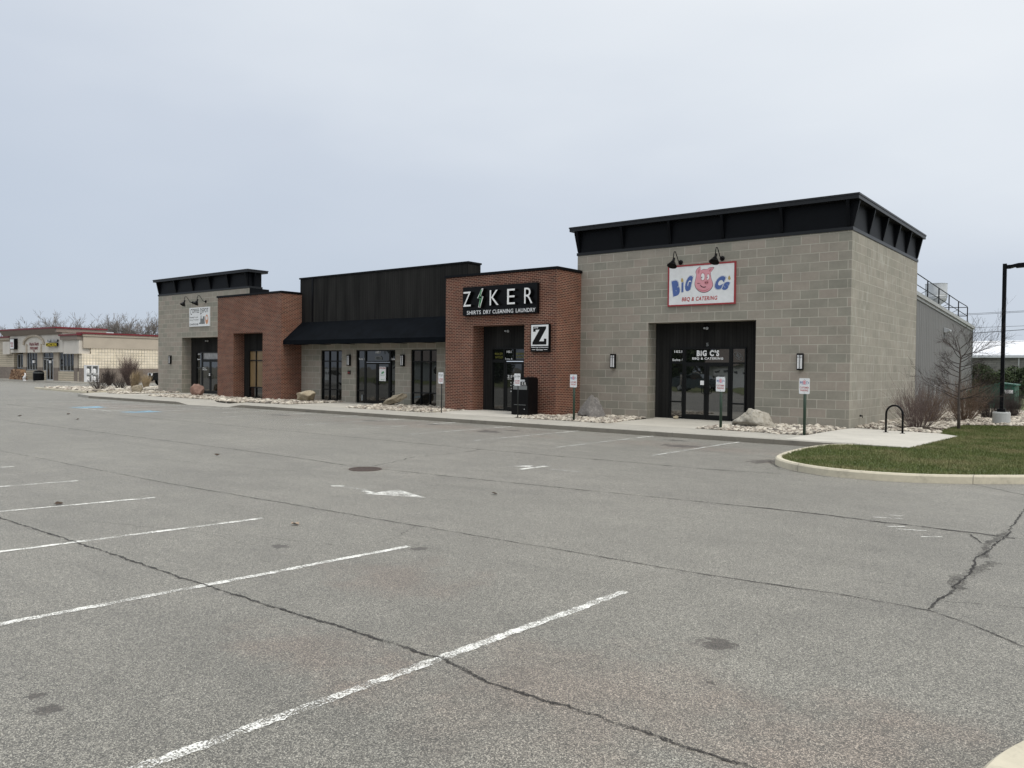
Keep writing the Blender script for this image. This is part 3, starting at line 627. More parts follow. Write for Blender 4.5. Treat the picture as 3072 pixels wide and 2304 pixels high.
# --- left tower
TY = .3
m = MB().box(-44.86, -41.82, TY, TY+.68, -.15, 6.46).box(-37.5, -34.27, TY, TY+.68, -.15, 6.46).box(-41.82, -37.5, TY, TY+.68, 3.61, 6.46).box(-44.86, -44.66, TY+.68, 9.6, -.15, 6.46)
part('block_wall', m, 'cmu')
part('siding_panel', bx(-34.5, -34.262, TY+.05, TY+1.4, 5.8, 6.46), 'black')
siding_recess(-41.82, -37.5, -41.13, -38.1, 2.70, TY+.66, 3.61)
tower_top(-44.86, -34.27, TY, 1.2, 6.46, [-44.75, -42.54, -40.47, -38.4, -36.38, -34.38], [.62], zc=6.46, slab0=7.38, slab1=7.55)
# --- glazing
def glaze(name, x0, x1, z0, z1, y, cols, rows, gl='glassB', fr=.055, depth=.1, panes=None, parent=B):
    """frame with mullions; cols/rows = inner division positions"""
    F = MB(); xs = [x0]+cols+[x1]; zs = [z0]+rows+[z1]
    F.box(x0, x1, y, y+depth, z1-fr, z1).box(x0, x1, y, y+depth, z0, z0+fr)
    for x in (x0, x1-fr): F.box(x, x+fr, y+.001, y+depth, z0+fr, z1-fr)
    for x in cols: F.box(x-fr/2, x+fr/2, y+.002, y+depth, z0+fr, z1-fr)
    for z in rows: F.box(x0+fr, x1-fr, y+.004, y+depth, z-fr/2, z+fr/2)
    w_ = F.build(name, 'frame', parent)
    for i in range(len(xs)-1):
        for j in range(len(zs)-1):
            g_ = gl if panes is None else panes(i, j)
            MB().box(xs[i]+fr/2, xs[i+1]-fr/2, y+depth*.55, y+depth*.8, zs[j]+fr/2, zs[j+1]-fr/2).build('pane', g_, w_)
    return w_
def door(x0, x1, z0, z1, y, gl, hinge='l', st=.09, parent=B, bot=.17):
    F = MB().box(x0, x0+st, y, y+.05, z0, z1).box(x1-st, x1, y, y+.05, z0, z1).box(x0+st, x1-st, y, y+.05, z1-st, z1).box(x0+st, x1-st, y, y+.05, z0, z0+bot)
    d = F.build('door', 'frame', parent); MB().box(x0+st, x1-st, y+.02, y+.03, z0+bot, z1-st).build('pane', gl, d)
    hx = x1-st*.5 if hinge == 'l' else x0+st*.5
    sgn = -1 if hinge == 'l' else 1
    MB().tube([(hx, y, 1.25), (hx, y-.06, 1.25), (hx+sgn*.10, y-.07, 1.22), (hx+sgn*.10, y-.07, 1.0), (hx, y-.06, .96), (hx, y, .96)], .014, 6).build('door_handle', 'blackgloss', d)
    return d
# right tower shopfront
y = .56
glaze('shopfront', -6.75, -6.16, .02, 2.69, y, [], [.645, 2.12], 'glassA')
glaze('shopfront', -4.30, -3.72, .02, 2.69, y, [], [.645, 2.12], 'glassA')
glaze('transom', -6.16, -4.30, 2.08, 2.69, y, [], [], 'glassA', fr=.06)
door(-6.15, -5.235, .02, 2.08, y, 'glassA'); door(-5.225, -4.31, .02, 2.08, y, 'glassA', 'r')
# right brick shopfront
y = BY+.62
glaze('shopfront', -14.25, -13.52, .05, 2.15, y, [], [], 'glassB', fr=.07)
glaze('transom', -14.25, -12.2, 2.15, 2.70, y, [-13.58, -13.06], [], 'glassC', fr=.06)
door(-13.50, -12.55, .05, 2.12, y, 'glassC', 'l'); part('door_frame', bx(-12.55, -12.2, y, y+.1, .05, 2.15), 'frame')
# middle windows
y = MY+.07
glaze('window', -26.826, -25.120, -.02, 2.69, y, [-26.222, -25.608], [.63, 2.12], 'glassD')
glaze('window', -20.033, -18.328, -.02, 2.69, y, [-19.429, -18.834], [.63, 2.12], 'glassB')
glaze('shopfront', -24.019, -23.395, -.02, 2.69, y, [], [.63], 'glassC'); glaze('shopfront', -21.573, -21.115, -.02, 2.69, y, [], [.63], 'glassC')
glaze('transom', -23.395, -21.573, 2.08, 2.69, y, [], [], 'glassC')
door(-23.386, -22.489, -.01, 2.07, y, 'glassC'); door(-22.479, -21.583, -.01, 2.07, y, 'glassC', 'r')
# left brick window
y = Y2+.64
glaze('window', -32.45, -30.9, .02, 2.71, y, [-31.78], [.62, 2.13], panes=lambda i, j: 'tan' if j > 0 else 'glassB')
# left tower shopfront
y = TY+.59
glaze('shopfront', -41.13, -40.4, .02, 2.70, y, [], [], 'glassB', fr=.07)
glaze('transom', -40.4, -38.1, 2.15, 2.70, y, [], [], 'curtain', fr=.07)
door(-40.39, -39.42, .03, 2.14, y, 'glassB'); door(-39.41, -38.44, .03, 2.14, y, 'glassB', 'r')
part('door_frame', bx(-38.43, -38.1, y, y+.1, .02, 2.15), 'frame')
# vinyl lettering on the glass (parts of the building)
def decal(items, mat, y):
    for it in items: part('window_lettering', text(MB(), it[0], it[1], it[2], it[3], it[4], y, bold=it[5] if len(it) > 5 else .025), mat)
y = .60
decal([('1021', -6.57, -6.25, 2.50, 2.60), ('Suite 5', -6.65, -6.19, 2.19, 2.28)], 'offwhite', y)
decal([('BiG C\'S', -5.65, -4.76, 2.37, 2.60, .05), ('BBQ & CATERING', -5.83, -4.60, 2.23, 2.33, .04)], 'offwhite', y)
decal([('BiG C\'S', -4.98, -4.56, 1.56, 1.66, .05), ('BBQ & CATERING', -5.07, -4.48, 1.49, 1.53, .03), ('Hours', -4.98, -4.8, 1.30, 1.35), ('Mon-Sat', -4.98, -4.76, 1.20, 1.25), ('Closed Sun', -4.98, -4.66, 1.09, 1.13)], 'offwhite', y-.02)
part('notice', bx(-5.48, -5.32, y-.03, y-.025, 1.30, 1.46), 'white'); 
part('window_lettering', text(MB(), '5', -5.29, -5.19, 2.74, 2.87, .625, .03, .01), 'grey')
q = MB(); cx, cz = -4.02, 2.37
ring = [(cx+math.cos(t)*.2*math.cos(-.7)-math.sin(t)*.10*math.sin(-.7), y, cz+math.cos(t)*.2*math.sin(-.7)+math.sin(t)*.10*math.cos(-.7)) for t in np.linspace(0, 2*math.pi, 25)]
q.tube(ring, .007, 4); text(q, 'BBQ', cx-.1, cx+.08, cz-.06, cz+.06, y, .02, rot=-.7); q.build('window_emblem', 'grey', B)
y = BY+.66
decal([('1021', -13.47, -13.22, 2.49, 2.58), ('Suite 4', -13.56, -13.17, 2.18, 2.28)], 'offwhite', y)
decal([('WASH DRY', -14.12, -13.68, 2.40, 2.50, .01), ('& FOLD', -14.08, -13.68, 2.26, 2.36, .01), ('SEWING', -12.97, -12.5, 2.40, 2.50, .01), ('ALTERATIONS', -12.97, -12.42, 2.27, 2.36, .01)], 'dimyellow', y)
decal([('Z', -13.36, -13.27, 1.44, 1.56), ('I K E R', -13.24, -12.94, 1.44, 1.56), ('CLEANING', -13.36, -13.0, 1.38, 1.41), ('M-F 7-6', -13.2, -13.04, 1.22, 1.27), ('SAT 8-2', -13.2, -13.04, 1.10, 1.15), ('SUN', -13.17, -13.06, .98, 1.03), ('CLOSED', -13.2, -13.04, .86, .91)], 'offwhite', y-.06)
y = MY+.10
decal([('1021', -22.635, -22.304, 2.52, 2.63), ('Suite 2', -23.893, -23.464, 2.19, 2.29), ('Suite 3', -21.514, -21.154, 2.19, 2.29)], 'offwhite', y)
q = MB().front([(-22.693, 2.2), (-22.177, 2.2), (-22.177, 2.3), (-22.275, 2.39), (-22.616, 2.39), (-22.693, 2.3)], y, y+.004); pq = q.build('window_emblem', 'grey', B); text(MB(), '1021', -22.596, -22.284, 2.22, 2.33, y-.004, .02).build('numeral', 'signblack', pq)
le = part('lease_notice', bx(-22.265, -21.797, y-.085, y-.08, 1.15, 1.85), 'white')
text(MB(), 'FOR LEASE', -22.245, -21.817, 1.74, 1.83, y-.09, .03).build('lettering', 'darkred', le)
q = MB(); q.front([(-22.148, 1.52), (-22.012, 1.50), (-21.895, 1.58), (-21.982, 1.64), (-22.080, 1.58)], y-.09, y-.088); text(q, 'Suites 2 & 3', -22.187, -21.875, 1.42, 1.47, y-.09, .01); text(q, '1000 SQ FT', -22.158, -21.895, 1.2, 1.25, y-.09, .02); q.build('lettering', 'green', le)
nt_ = part('window_notice', bx(-26.612, -26.241, y-.0, y-.004, 1.12, 1.72), 'grey'); text(MB(), '10.3', -26.582, -26.271, 1.42, 1.56, y-.008, .03).build('lettering', 'signblack', nt_)
part('notice', bx(-23.707, -23.571, y, y-.004, .12, .42), 'grey')
y = TY+.61
decal([('1021', -40.92, -40.62, 2.50, 2.59), ('Suite 1', -40.99, -40.62, 2.17, 2.26)], 'offwhite', y)
decal([('Welcome to', -40.32, -39.88, 1.62, 1.69), ('Coffee Depot', -40.34, -39.76, 1.50, 1.58)], 'offwhite', y-.03)
decal([('breakfast', -40.95, -40.6, 1.66, 1.70), ('& lunch', -40.9, -40.64, 1.57, 1.62)], 'grey', y)
part('notice', bx(-39.53, -39.38, y-.04, y-.044, 1.16, 1.31), 'white')
# metal-sided rear wing
MW = L_ = None
mw = MB(); x = -.15; ys = np.arange(9.46, 24.2, .37); prof = []
for i, yy in enumerate(ys):
    for dy, dx in [(0, 0), (.008, -.07), (.062, -.07), (.07, 0), (.17, .0), (.18, .02), (.205, .02), (.215, 0)]:
        prof.append((yy+dy, x+dx))
vs = []
for yy, xx in prof: zt = 5.02-.054*(yy-10); vs += [(xx, yy, .32), (xx, yy, zt)]
mw.add(vs, [(2*i, 2*i+2, 2*i+3, 2*i+1) for i in range(len(prof)-1)])
w1 = part('metal_wall', mw, 'metalside')
MB().box(-.3, -.165, 9.46, 24.22, -.15, .34).build('foundation', 'side', w1)
MB().prism([(-.2, .3), (-10, .3), (-10, 4.9), (-.2, 4.24)], 24.1, 24.2, lambda a, b, h: (a, h, b)).build('end_wall', 'metalside', w1)
ev = MB()
for z0, z1, o in [(-.02, .10, .05), (.10, .26, .12)]:
    ya, yb = 9.46, 24.32
    def zz(yy): return 5.0-.054*(yy-10)
    ev.add([(x-.3, ya, zz(ya)+z0), (x+o, ya, zz(ya)+z0), (x+o, yb, zz(yb)+z0), (x-.3, yb, zz(yb)+z0), (x-.3, ya, zz(ya)+z1), (x+o, ya, zz(ya)+z1), (x+o, yb, zz(yb)+z1), (x-.3, yb, zz(yb)+z1)],
           [(0, 3, 2, 1), (4, 5, 6, 7), (0, 1, 5, 4), (1, 2, 6, 5), (2, 3, 7, 6), (3, 0, 4, 7)])
ev.build('eave_trim', 'trimgrey', w1)
MB().add([(-.45, 9.46, 5.25), (-.45, 24.3, 4.45), (-12, 24.3, 5.0), (-12, 9.46, 5.8)], [(0, 1, 2, 3)]).build('wing_roof', 'grey', w1)
MB().box(-.17, -.1, 9.46, 9.62, .3, 5.0).box(-.17, -.1, 24.1, 24.24, .3, 4.24).build('corner_trim', basic('green_grey_trim', (.13, .15, .145), .5), w1)
part('electrical_box', bx(-.12, .1, 12.9, 13.25, .7, 1.3), 'trimgrey'); part('conduit', MB().tube([(-.03, 14.9, 0), (-.03, 14.9, 1.25)], .04, 6).tube([(-.03, 13.1, 0), (-.03, 13.1, .8)], .03, 6), 'galv')
vh = part('vent_hood', MB().prism([(-.12, 3.80), (.0, 3.80), (.14, 3.86), (.14, 3.94), (-.12, 4.04)], 16.0, 16.5, lambda a, b, h: (a, h, b)), 'galv')
part('hose_tap', MB().lathe([(.035, 0), (.035, .03), (.02, .04), (.02, .09)], (0, 1.27, .37), 10, Matrix.Rotation(math.pi/2, 3, 'Y')).tube([(.07, 1.27, .37), (.09, 1.27, .30)], .015, 6), 'signblack')
# rail on roof
rl = empty('roof_railing', (-.3, 17, 4.8), 'black tube guard railing on the roof edge above the grey metal wall', 'railing')
py = [10.5, 13.1, 15.64, 18.2, 20.82, 23.59]
def rz(yy): return 5.17-.049*(yy-13.1)
MB().tube([(-.3, yy, rz(yy)+.86) for yy in py[:-1]]+[(-.3, 23.45, rz(23.5)+.90), (-.3, 23.59, rz(23.59)+.80)], .022, 6).tube([(-.3, yy, rz(yy)+.38) for yy in py], .018, 6).build('rail', 'black', rl)
MB().tube([(-.3, 23.59, rz(23.59)+.86), (-1.75, 23.59, rz(23.59)+.9)], .02, 6).tube([(-.3, 23.59, rz(23.59)+.38), (-1.0, 23.59, rz(23.59)+.38)], .018, 6).build('rail', 'black', rl)
for yy in py[1:]: MB().tube([(-.3, yy, rz(yy)-.1), (-.3, yy, rz(yy)+.86)], .03, 6).build('post', 'black', rl)
for yy in py[1:-1]: MB().tube([(-.3, yy, rz(yy)+.42), (-1.2, yy+.05, rz(yy))], .012, 5).build('brace', 'black', rl)
fn = empty('exhaust_fan', (-.86, 18, 5.0), 'galvanised kitchen exhaust fan bowl on the metal roof', 'fan')
c = fn.location
MB().lathe([(.22, 0), (.22, .3), (.3, .36), (.46, .48), (.5, .62), (.5, .66)], c, 28).build('base', 'galv', fn, smooth=True)
MB().lathe([(.51, .66), (.52, .70), (.505, .72), (.505, 1.33), (.52, 1.35), (.49, 1.35), (.48, .72)], c, 28).build('bowl', 'galv', fn)
# ------------------------------------------------------------------ SIGNS
def S_(X, Y):                    # sketch coordinates of the pig sign -> metres on the board
    t = (X-192)/1684; top = 500-152*t; bot = 1500-85*t; v = (bot-Y)/(bot-top); return (-6.55+t*2.65, 4.215+v*1.51)
ps = empty('restaurant_sign', (-5.2, -.06, 4.2), 'white barbecue sign with pink pig face and blue letters in a red frame', 'sign')
fx0, fx1, fz0, fz1 = -6.55, -3.90, 4.215, 5.725
bo = bx(fx0+.04, fx1-.04, -.05, -.002, fz0+.04, fz1-.04).build('board', 'signwhite', ps)
MB().box(fx0, fx1, -.06, -.002, fz0, fz0+.055).box(fx0, fx1, -.06, -.002, fz1-.055, fz1).box(fx0, fx0+.055, -.0595, -.002, fz0+.055, fz1-.055).box(fx1-.055, fx1, -.0595, -.002, fz0+.055, fz1-.055).build('frame', 'darkred', ps)
def poly(pts, y, th=.002, conv=S_):
    P = [conv(*p) for p in pts]; a = sum(P[i][0]*P[(i+1) % len(P)][1]-P[(i+1) % len(P)][0]*P[i][1] for i in range(len(P)))
    if a < 0: P = P[::-1]
    return MB().front(P, y-th, y)
def sm(pts, it=2): return smooth_pts(pts, it, True)
def grow(pts, k):
    cx = sum(p[0] for p in pts)/len(pts); cy = sum(p[1] for p in pts)/len(pts)
    return [(cx+(x-cx)*k, cy+(y-cy)*k) for x, y in pts]
pig = empty('x', (0, 0, 0), '', ''); bpy.data.objects.remove(pig)
head = sm([(930, 690), (905, 650), (915, 600), (950, 545), (1000, 515), (1025, 495), (1028, 600), (1090, 560), (1190, 570), (1215, 530), (1300, 510), (1358, 518), (1330, 560), (1290, 620), (1265, 640), (1275, 720), (1290, 800), (1330, 900), (1325, 990), (1260, 1080), (1160, 1130), (1060, 1130), (960, 1080), (895, 990), (885, 900), (910, 800)], 2)
def emblem(conv, y, parent):
    hd = poly(grow(head, 1.035), y, .002, conv).build('pig_outline', 'signblack', parent)
    poly(head, y-.003, .002, conv).build('pig_face', 'pink', parent)
    q = MB()
    for s_ in ([(965, 690), (955, 620), (975, 570), (1005, 545), (1000, 640)], [(1225, 600), (1250, 555), (1310, 535), (1280, 590), (1250, 620)]):
        q2 = poly(sm(s_, 1), y-.006, .001, conv); q.add(q2.v, q2.f)
    for s_ in (sm([(1025, 760), (1030, 670), (1080, 630), (1140, 680), (1145, 790), (1100, 860), (1050, 845)]), sm([(1170, 780), (1185, 690), (1215, 650), (1255, 700), (1255, 790), (1225, 830), (1190, 850)]), sm([(1110, 900), (1130, 860), (1185, 840), (1235, 870), (1225, 925), (1160, 945)]), sm([(920, 1010), (1000, 1090), (1110, 1115), (1230, 1070), (1310, 960), (1250, 1040), (1120, 1085), (1000, 1060)], 1)):
        q2 = poly(s_, y-.006, .001, conv); q.add(q2.v, q2.f)
    q.build('pig_shading', 'pinkd', parent)
    q = MB()
    for s_ in (sm([(1040, 760), (1045, 690), (1080, 655), (1125, 690), (1130, 785), (1095, 840), (1055, 825)]), sm([(1182, 775), (1195, 705), (1215, 675), (1243, 710), (1243, 780), (1222, 815), (1195, 830)])):
        q2 = poly(s_, y-.008, .001, conv); q.add(q2.v, q2.f)
    q.build('pig_eyes', 'white', parent)
    q = MB()
    for s_ in ([(1050, 755), (1065, 745), (1072, 770), (1060, 790), (1048, 780)], [(1188, 752), (1200, 742), (1206, 765), (1196, 782), (1187, 775)], [(1150, 885), (1165, 870), (1170, 905), (1155, 915)], [(1190, 875), (1205, 870), (1212, 900), (1197, 905)],
               [(1015, 955), (1030, 950), (1070, 990), (1120, 1000), (1170, 985), (1150, 1015), (1100, 1020), (1050, 1000)], [(950, 910), (1000, 905), (1035, 925), (1000, 915), (955, 925)]):
        q2 = poly(s_, y-.010, .001, conv); q.add(q2.v, q2.f)
    q.build('pig_lines', 'signblack', parent)
emblem(S_, -.0515, bo)
def letters(items, y, mat, parent, conv=S_, bold=.06, name='lettering'):
    """items: (char, centreX, centreY, width, height, rot, shear) in sketch px"""
    q = MB()
    for ch, X, Y, W, H, rt, sh in items:
        x0_, z1_ = conv(X-W/2, Y-H/2); x1_, z0_ = conv(X+W/2, Y+H/2)
        w_, h_ = abs(conv(X+W/2, Y)[0]-conv(X-W/2, Y)[0]), abs(conv(X, Y-H/2)[1]-conv(X, Y+H/2)[1]); cx, cz = conv(X, Y)
        text(q, ch, cx-w_/2, cx+w_/2, cz-h_/2, cz+h_/2, y, bold, shear=sh, rot=rt)
    return q.build(name, mat, parent)
LB = [('B', 405, 1035, 225, 385, .24, .1), ('I', 572, 1015, 78, 240, .12, .12), ('G', 728, 920, 235, 380, -.02, .22), ('C', 1495, 890, 270, 345, -.18, .25), ('S', 1650, 972, 200, 205, -.1, .35)]
letters([(a, b, c_, w_*1.13, h_*1.09, r_, s_) for a, b, c_, w_, h_, r_, s_ in LB], -.0515, 'blue', bo, bold=.095, name='letter_outline')
letters([(a, b, c_, w_*1.09, h_*1.06, r_, s_) for a, b, c_, w_, h_, r_, s_ in LB], -.0530, 'signwhite', bo, bold=.08, name='letter_inline')
letters(LB, -.0545, 'blue', bo, bold=.085)
q = MB()
for cx_, cy_ in ((565, 835), (1730, 765)):
    q2 = poly(sm([(cx_-5, cy_-70), (cx_+35, cy_+20), (cx_+10, cy_+62), (cx_-30, cy_+45), (cx_-38, cy_+5)]), -.0545, .001); q.add(q2.v, q2.f)
q.build('flame_dot', 'gold', bo)
q = MB(); x0_, z_ = S_(555, 1350)
text(q, 'BBQ & CATERING', S_(555, 1300)[0], S_(1450, 1300)[0], 4.36, 4.535, -.0520, .03, shear=.15); q.build('lettering', 'red', bo)
# laundry sign on the right brick front
zk = empty('laundry_sign', (-13.2, BY-.1, 4.0), 'long black laundry sign box with white letters and a green lightning bolt on brick', 'sign')
kb_ = bx(-15.23, -11.30, BY-.16, BY-.002, 4.045, 5.25).build('sign_box', 'blackgloss', zk)
yf_ = BY-.30
for ch, a, b in (('Z', -15.08, -14.65), ('K', -13.62, -13.14), ('E', -12.70, -12.30), ('R', -11.83, -11.42)):
    q = MB(); text(q, ch, a, b, 4.42, 5.04, BY-.165, -.005, ext=.14); l_ = q.build('letter', 'blackgloss', zk)
    text(MB(), ch, a, b, 4.42, 5.04, BY-.307, -.005).build('letter_face', 'offwhite', l_)
def boltp(k=1.): return [(-14.09+(x+14.09)*k, 4.74+(z-4.74)*k) for x, z in [(-14.03, 5.15), (-14.28, 4.74), (-14.12, 4.72), (-14.22, 4.34), (-14.14, 4.33), (-13.97, 4.80), (-14.12, 4.83), (-13.98, 5.13)]][::-1]
l_ = MB().front(boltp(), BY-.30, BY-.165).build('letter', 'signblack', zk)
bp_ = [(a, BY-.31, b) for a, b in boltp(.95)]; bp_.append(bp_[0]); MB().tube(bp_, .016, 4).build('bolt_edge', 'offwhite', l_)
bp_ = [(-14.125+(a+14.125)*.55 if False else a*.0+(-14.13+(a+14.13)*.68), BY-.312, b) for a, b in boltp(.84)]; bp_.append(bp_[0]); MB().tube(bp_, .017, 4).build('bolt_inline', 'green', l_)
for t_, a, b in (('SHIRTS', -14.99, -14.21), ('DRY', -14.08, -13.66), ('CLEANING', -13.58, -12.49), ('LAUNDRY', -12.36, -11.37)): text(MB(), t_, a, b, 4.09, 4.25, BY-.165, .016).build('lettering', 'white', zk)
# tailor sign
ts = empty('tailor_sign', (-11.2, BY-.06, 2.5), 'small black and white tailoring sign with one large letter on brick', 'sign')
t0 = bx(-11.63, -10.72, BY-.12, BY-.002, 2.50, 3.60).build('sign_box', 'blackgloss', ts)
bx(-11.60, -10.76, BY-.124, BY-.12, 2.74, 3.57).build('sign_face', 'signwhite', ts)
Zp = [(-11.50, 3.50), (-10.87, 3.50), (-10.87, 3.42), (-11.20, 2.92), (-10.97, 2.92), (-10.97, 3.02), (-10.85, 3.02), (-10.85, 2.79), (-11.53, 2.79), (-11.53, 2.88), (-11.19, 3.38), (-11.38, 3.38), (-11.38, 3.30), (-11.50, 3.30)]
MB().front(Zp[::-1], BY-.127, BY-.124).build('letter', 'signblack', ts)
q = MB(); text(q, 'JOE', -11.48, -11.26, 3.42, 3.48, BY-.129, .04); text(q, 'Tailoring & Alteration', -11.60, -10.76, 2.65, 2.71, BY-.122, .03); text(q, 'Services', -11.34, -11.02, 2.56, 2.62, BY-.122, .03)
q.box(-11.56, -11.38, BY-.123, BY-.121, 2.585, 2.60).box(-10.98, -10.80, BY-.123, BY-.121, 2.585, 2.60); q.build('lettering', 'white', ts)
# coffee sign
cs = empty('coffee_sign', (-39.6, TY-.03, 4.3), 'white coffee shop sign with a steam engine and an orange cup on grey block', 'sign')
cb = bx(-40.83, -38.43, TY-.05, TY-.002, 4.30, 5.51).build('board', 'signwhite', cs)
q = MB(); yy = TY-.054
text(q, 'C', -40.68, -40.50, 5.06, 5.43, yy, .0); text(q, 'OFFEE', -40.48, -39.66, 5.17, 5.43, yy, .0); text(q, 'D', -39.52, -39.32, 5.06, 5.43, yy, .0); text(q, 'EPOT', -39.28, -38.58, 5.17, 5.43, yy, .0)
text(q, 'Breakfast * Lunch', -40.76, -39.78, 4.85, 4.94, yy, .01); text(q, 'Espresso * Smoothies', -40.76, -39.72, 4.68, 4.77, yy, .01); text(q, '574-875-3108', -40.76, -39.76, 4.38, 4.50, yy, .01)
q.build('lettering', 'signblack', cs)
q = MB(); 
def disc(cx, cz, r, y, rz_=None, n=20): return MB().front([(cx+math.cos(t)*r, cz+math.sin(t)*(rz_ or r)) for t in np.linspace(0, 2*math.pi, n, endpoint=False)], y-.002, y)
d1 = disc(-38.75, 4.72, .17, yy, .30); d1.build('cup_emblem', 'orange', cs); disc(-38.74, 4.80, .09, yy-.003, .13).build('cup_emblem', 'signwhite', cs)
q = MB().box(-39.5, -39.0, yy-.002, yy, 4.58, 4.78).box(-39.2, -39.0, yy-.002, yy, 4.78, 4.92).box(-39.46, -39.38, yy-.0015, yy, 4.78, 4.98).box(-39.66, -39.0, yy-.0015, yy, 4.46, 4.53)
for a in (-39.42, -39.24, -39.06): d_ = disc(a, 4.52, .085, yy-.004); q.add(d_.v, d_.f)
q.build('engine_emblem', 'grey', cs)
# ------------------------------------------------------------------ gooseneck lamps, wall lights, cameras
def gooseneck(x, y, z, dx, label, dn=.0):
    e_ = empty('gooseneck_lamp', (x, y, z), label, 'lamp', 'gooseneck lamps over the signs')
    MB().lathe([(.09, 0), (.09, .02), (.05, .05), (.04, .08)], (x, y, z), 14, Matrix.Rotation(math.pi/2, 3, 'X')).build('wall_plate', 'blackgloss', e_, smooth=False)
    pth = [(0, 0), (.0, -.12), (.06, -.22), (.22, -.34), (.34, -.42), (.40, -.50), (.36, -.56), (.22, -.585), (.1, -.59)]
    ht = [0, 0, .06, .22, .34, .40, .36, .22, .1]
    path = [(x, y, z), (x, y-.12, z), (x, y-.22, z+.05), (x, y-.34, z+.22), (x, y-.44, z+.34), (x, y-.53, z+.33), (x, y-.58, z+.22), (x, y-.60, z+.05)]
    MB().tube(path, .016, 8).build('arm', 'blackgloss', e_, smooth=True)
    Mx = Matrix.Rotation(math.radians(-28), 3, 'X')
    MB().lathe([(.035, .14), (.045, .12), (.05, 0), (.075, -.03), (.17, -.19), (.185, -.21), (.175, -.215), (.05, -.03), (.01, .0)], (x, y-.60, z-.02), 20, Mx).build('shade', 'blackgloss', e_, smooth=True)
    return e_
gooseneck(-6.06, -.002, 5.84, 0, 'black gooseneck lamp over the left corner of the barbecue sign')
gooseneck(-4.43, -.002, 5.86, 0, 'black gooseneck lamp over the right corner of the barbecue sign')
gooseneck(-40.48, TY-.002, 5.85, 0, 'black gooseneck lamp left of the coffee sign top')
gooseneck(-38.95, TY-.002, 5.85, 0, 'black gooseneck lamp above the middle of the coffee sign')
def wall_light(x, y, label):
    e_ = empty('wall_light', (x, y, 1.9), label, 'lamp', 'slim wall lights beside the shopfronts')
    z0 = 1.89; h = .56; w2 = .1
    MB().box(x-w2, x+w2, y-.03, y, z0, z0+h).box(x-w2, x+w2, y-.13, y-.03, z0, z0+.04).box(x-w2, x+w2, y-.13, y-.03, z0+h-.05, z0+h).box(x-w2, x-w2+.012, y-.13, y-.03, z0+.04, z0+h-.05).box(x+w2-.015, x+w2, y-.13, y-.03, z0+.04, z0+h-.05).box(x-.018, x-.010, y-.132, y-.12, z0+.04, z0+h-.05).box(x+.010, x+.018, y-.132, y-.12, z0+.04, z0+h-.05).box(x-w2+.015, x+w2-.015, y-.132, y-.12, z0+h-.13, z0+h-.12).build('housing', 'blackgloss', e_)
    MB().box(x-.082, x+.082, y-.118, y-.03, z0+.045, z0+h-.055).build('lens', 'lens', e_)
wall_light(-8.88, -.002, 'slim black wall light left of the tower entrance beside red brick')
wall_light(-1.58, -.002, 'slim black wall light on grey block right of the tower entrance')
wall_light(-24.497, MY-.002, 'slim black wall light between the left window and the middle doors')
wall_light(-20.540, MY-.002, 'slim black wall light between the middle doors and the right window')
wall_light(-43.2, TY-.002, 'slim black wall light on the far left block tower')
fb = empty('fire_alarm', (-24.497, MY-.03, 1.5), 'small dark red alarm box under the wall light left of the middle doors', 'alarm')
bx(-24.594, -24.409, MY-.06, MY-.002, 1.46, 1.64).build('housing', flat('alarm_dark', (.03, .012, .012)), fb); text(MB(), 'FIRE', -24.565, -24.438, 1.5, 1.56, MY-.063, .03).build('lettering', 'red', fb)
def cam_(x, y, z, label):
    e_ = empty('security_camera', (x, y, z), label, 'camera', 'security cameras over the entrances')
    MB().lathe([(.055, 0), (.055, .04), (.03, .05)], (x, y, z), 12, Matrix.Rotation(math.pi/2, 3, 'X')).build('mount', 'galv', e_); MB().lathe([(.03, -.07), (.035, -.06), (.035, .06), (.03, .07)], (x-.07, y-.1, z-.0), 12, Matrix.Rotation(.5, 3, 'Z') @ Matrix.Rotation(math.pi/2, 3, 'X')).build('camera_body', 'galv', e_)
cam_(-5.26, .628, 3.41, 'small grey security camera over the right tower doors'); cam_(-13.42, BY+.688, 3.40, 'small grey security camera over the laundry door'); cam_(-39.8, TY+.658, 3.40, 'small grey security camera over the coffee shop doors')
# ------------------------------------------------------------------ drop box
db = empty('drop_box', (-11.5, -2.3, .04), 'tall black laundry drop box with white letters standing by the brick pier', 'drop box')
MB().prism([(-2.62, .05), (-1.98, .05), (-1.98, 1.45), (-2.08, 1.50), (-2.62, 1.50)], -11.93, -11.12, lambda a, b, h: (h, a, b)).build('cabinet', 'blackgloss', db)
MB().box(-11.9, -11.16, -2.6, -2.0, 0, .05).build('plinth', 'signblack', db)
bx(-11.84, -11.17, -2.64, -2.62, 1.02, 1.17).build('chute_flap', 'grey', db)
bx(-11.60, -11.28, -2.625, -2.62, 1.33, 1.41).build('badge', 'galv', db)
q = MB(); text(q, 'Z', -11.86, -11.78, 1.21, 1.31, -2.623); text(q, 'K', -11.60, -11.52, 1.21, 1.31, -2.623); text(q, 'E', -11.42, -11.35, 1.21, 1.31, -2.623); text(q, 'R', -11.30, -11.22, 1.21, 1.31, -2.623); text(q, 'DRY CLEANING  LAUNDRY', -11.7, -11.2, 1.18, 1.195, -2.623); q.build('lettering', 'offwhite', db)
bx(-11.79, -11.22, -2.63, -2.62, .42, .435).build('drawer_pull', 'grey', db); bx(-11.3, -11.27, -2.64, -2.62, .25, .28).build('lock', 'galv', db)
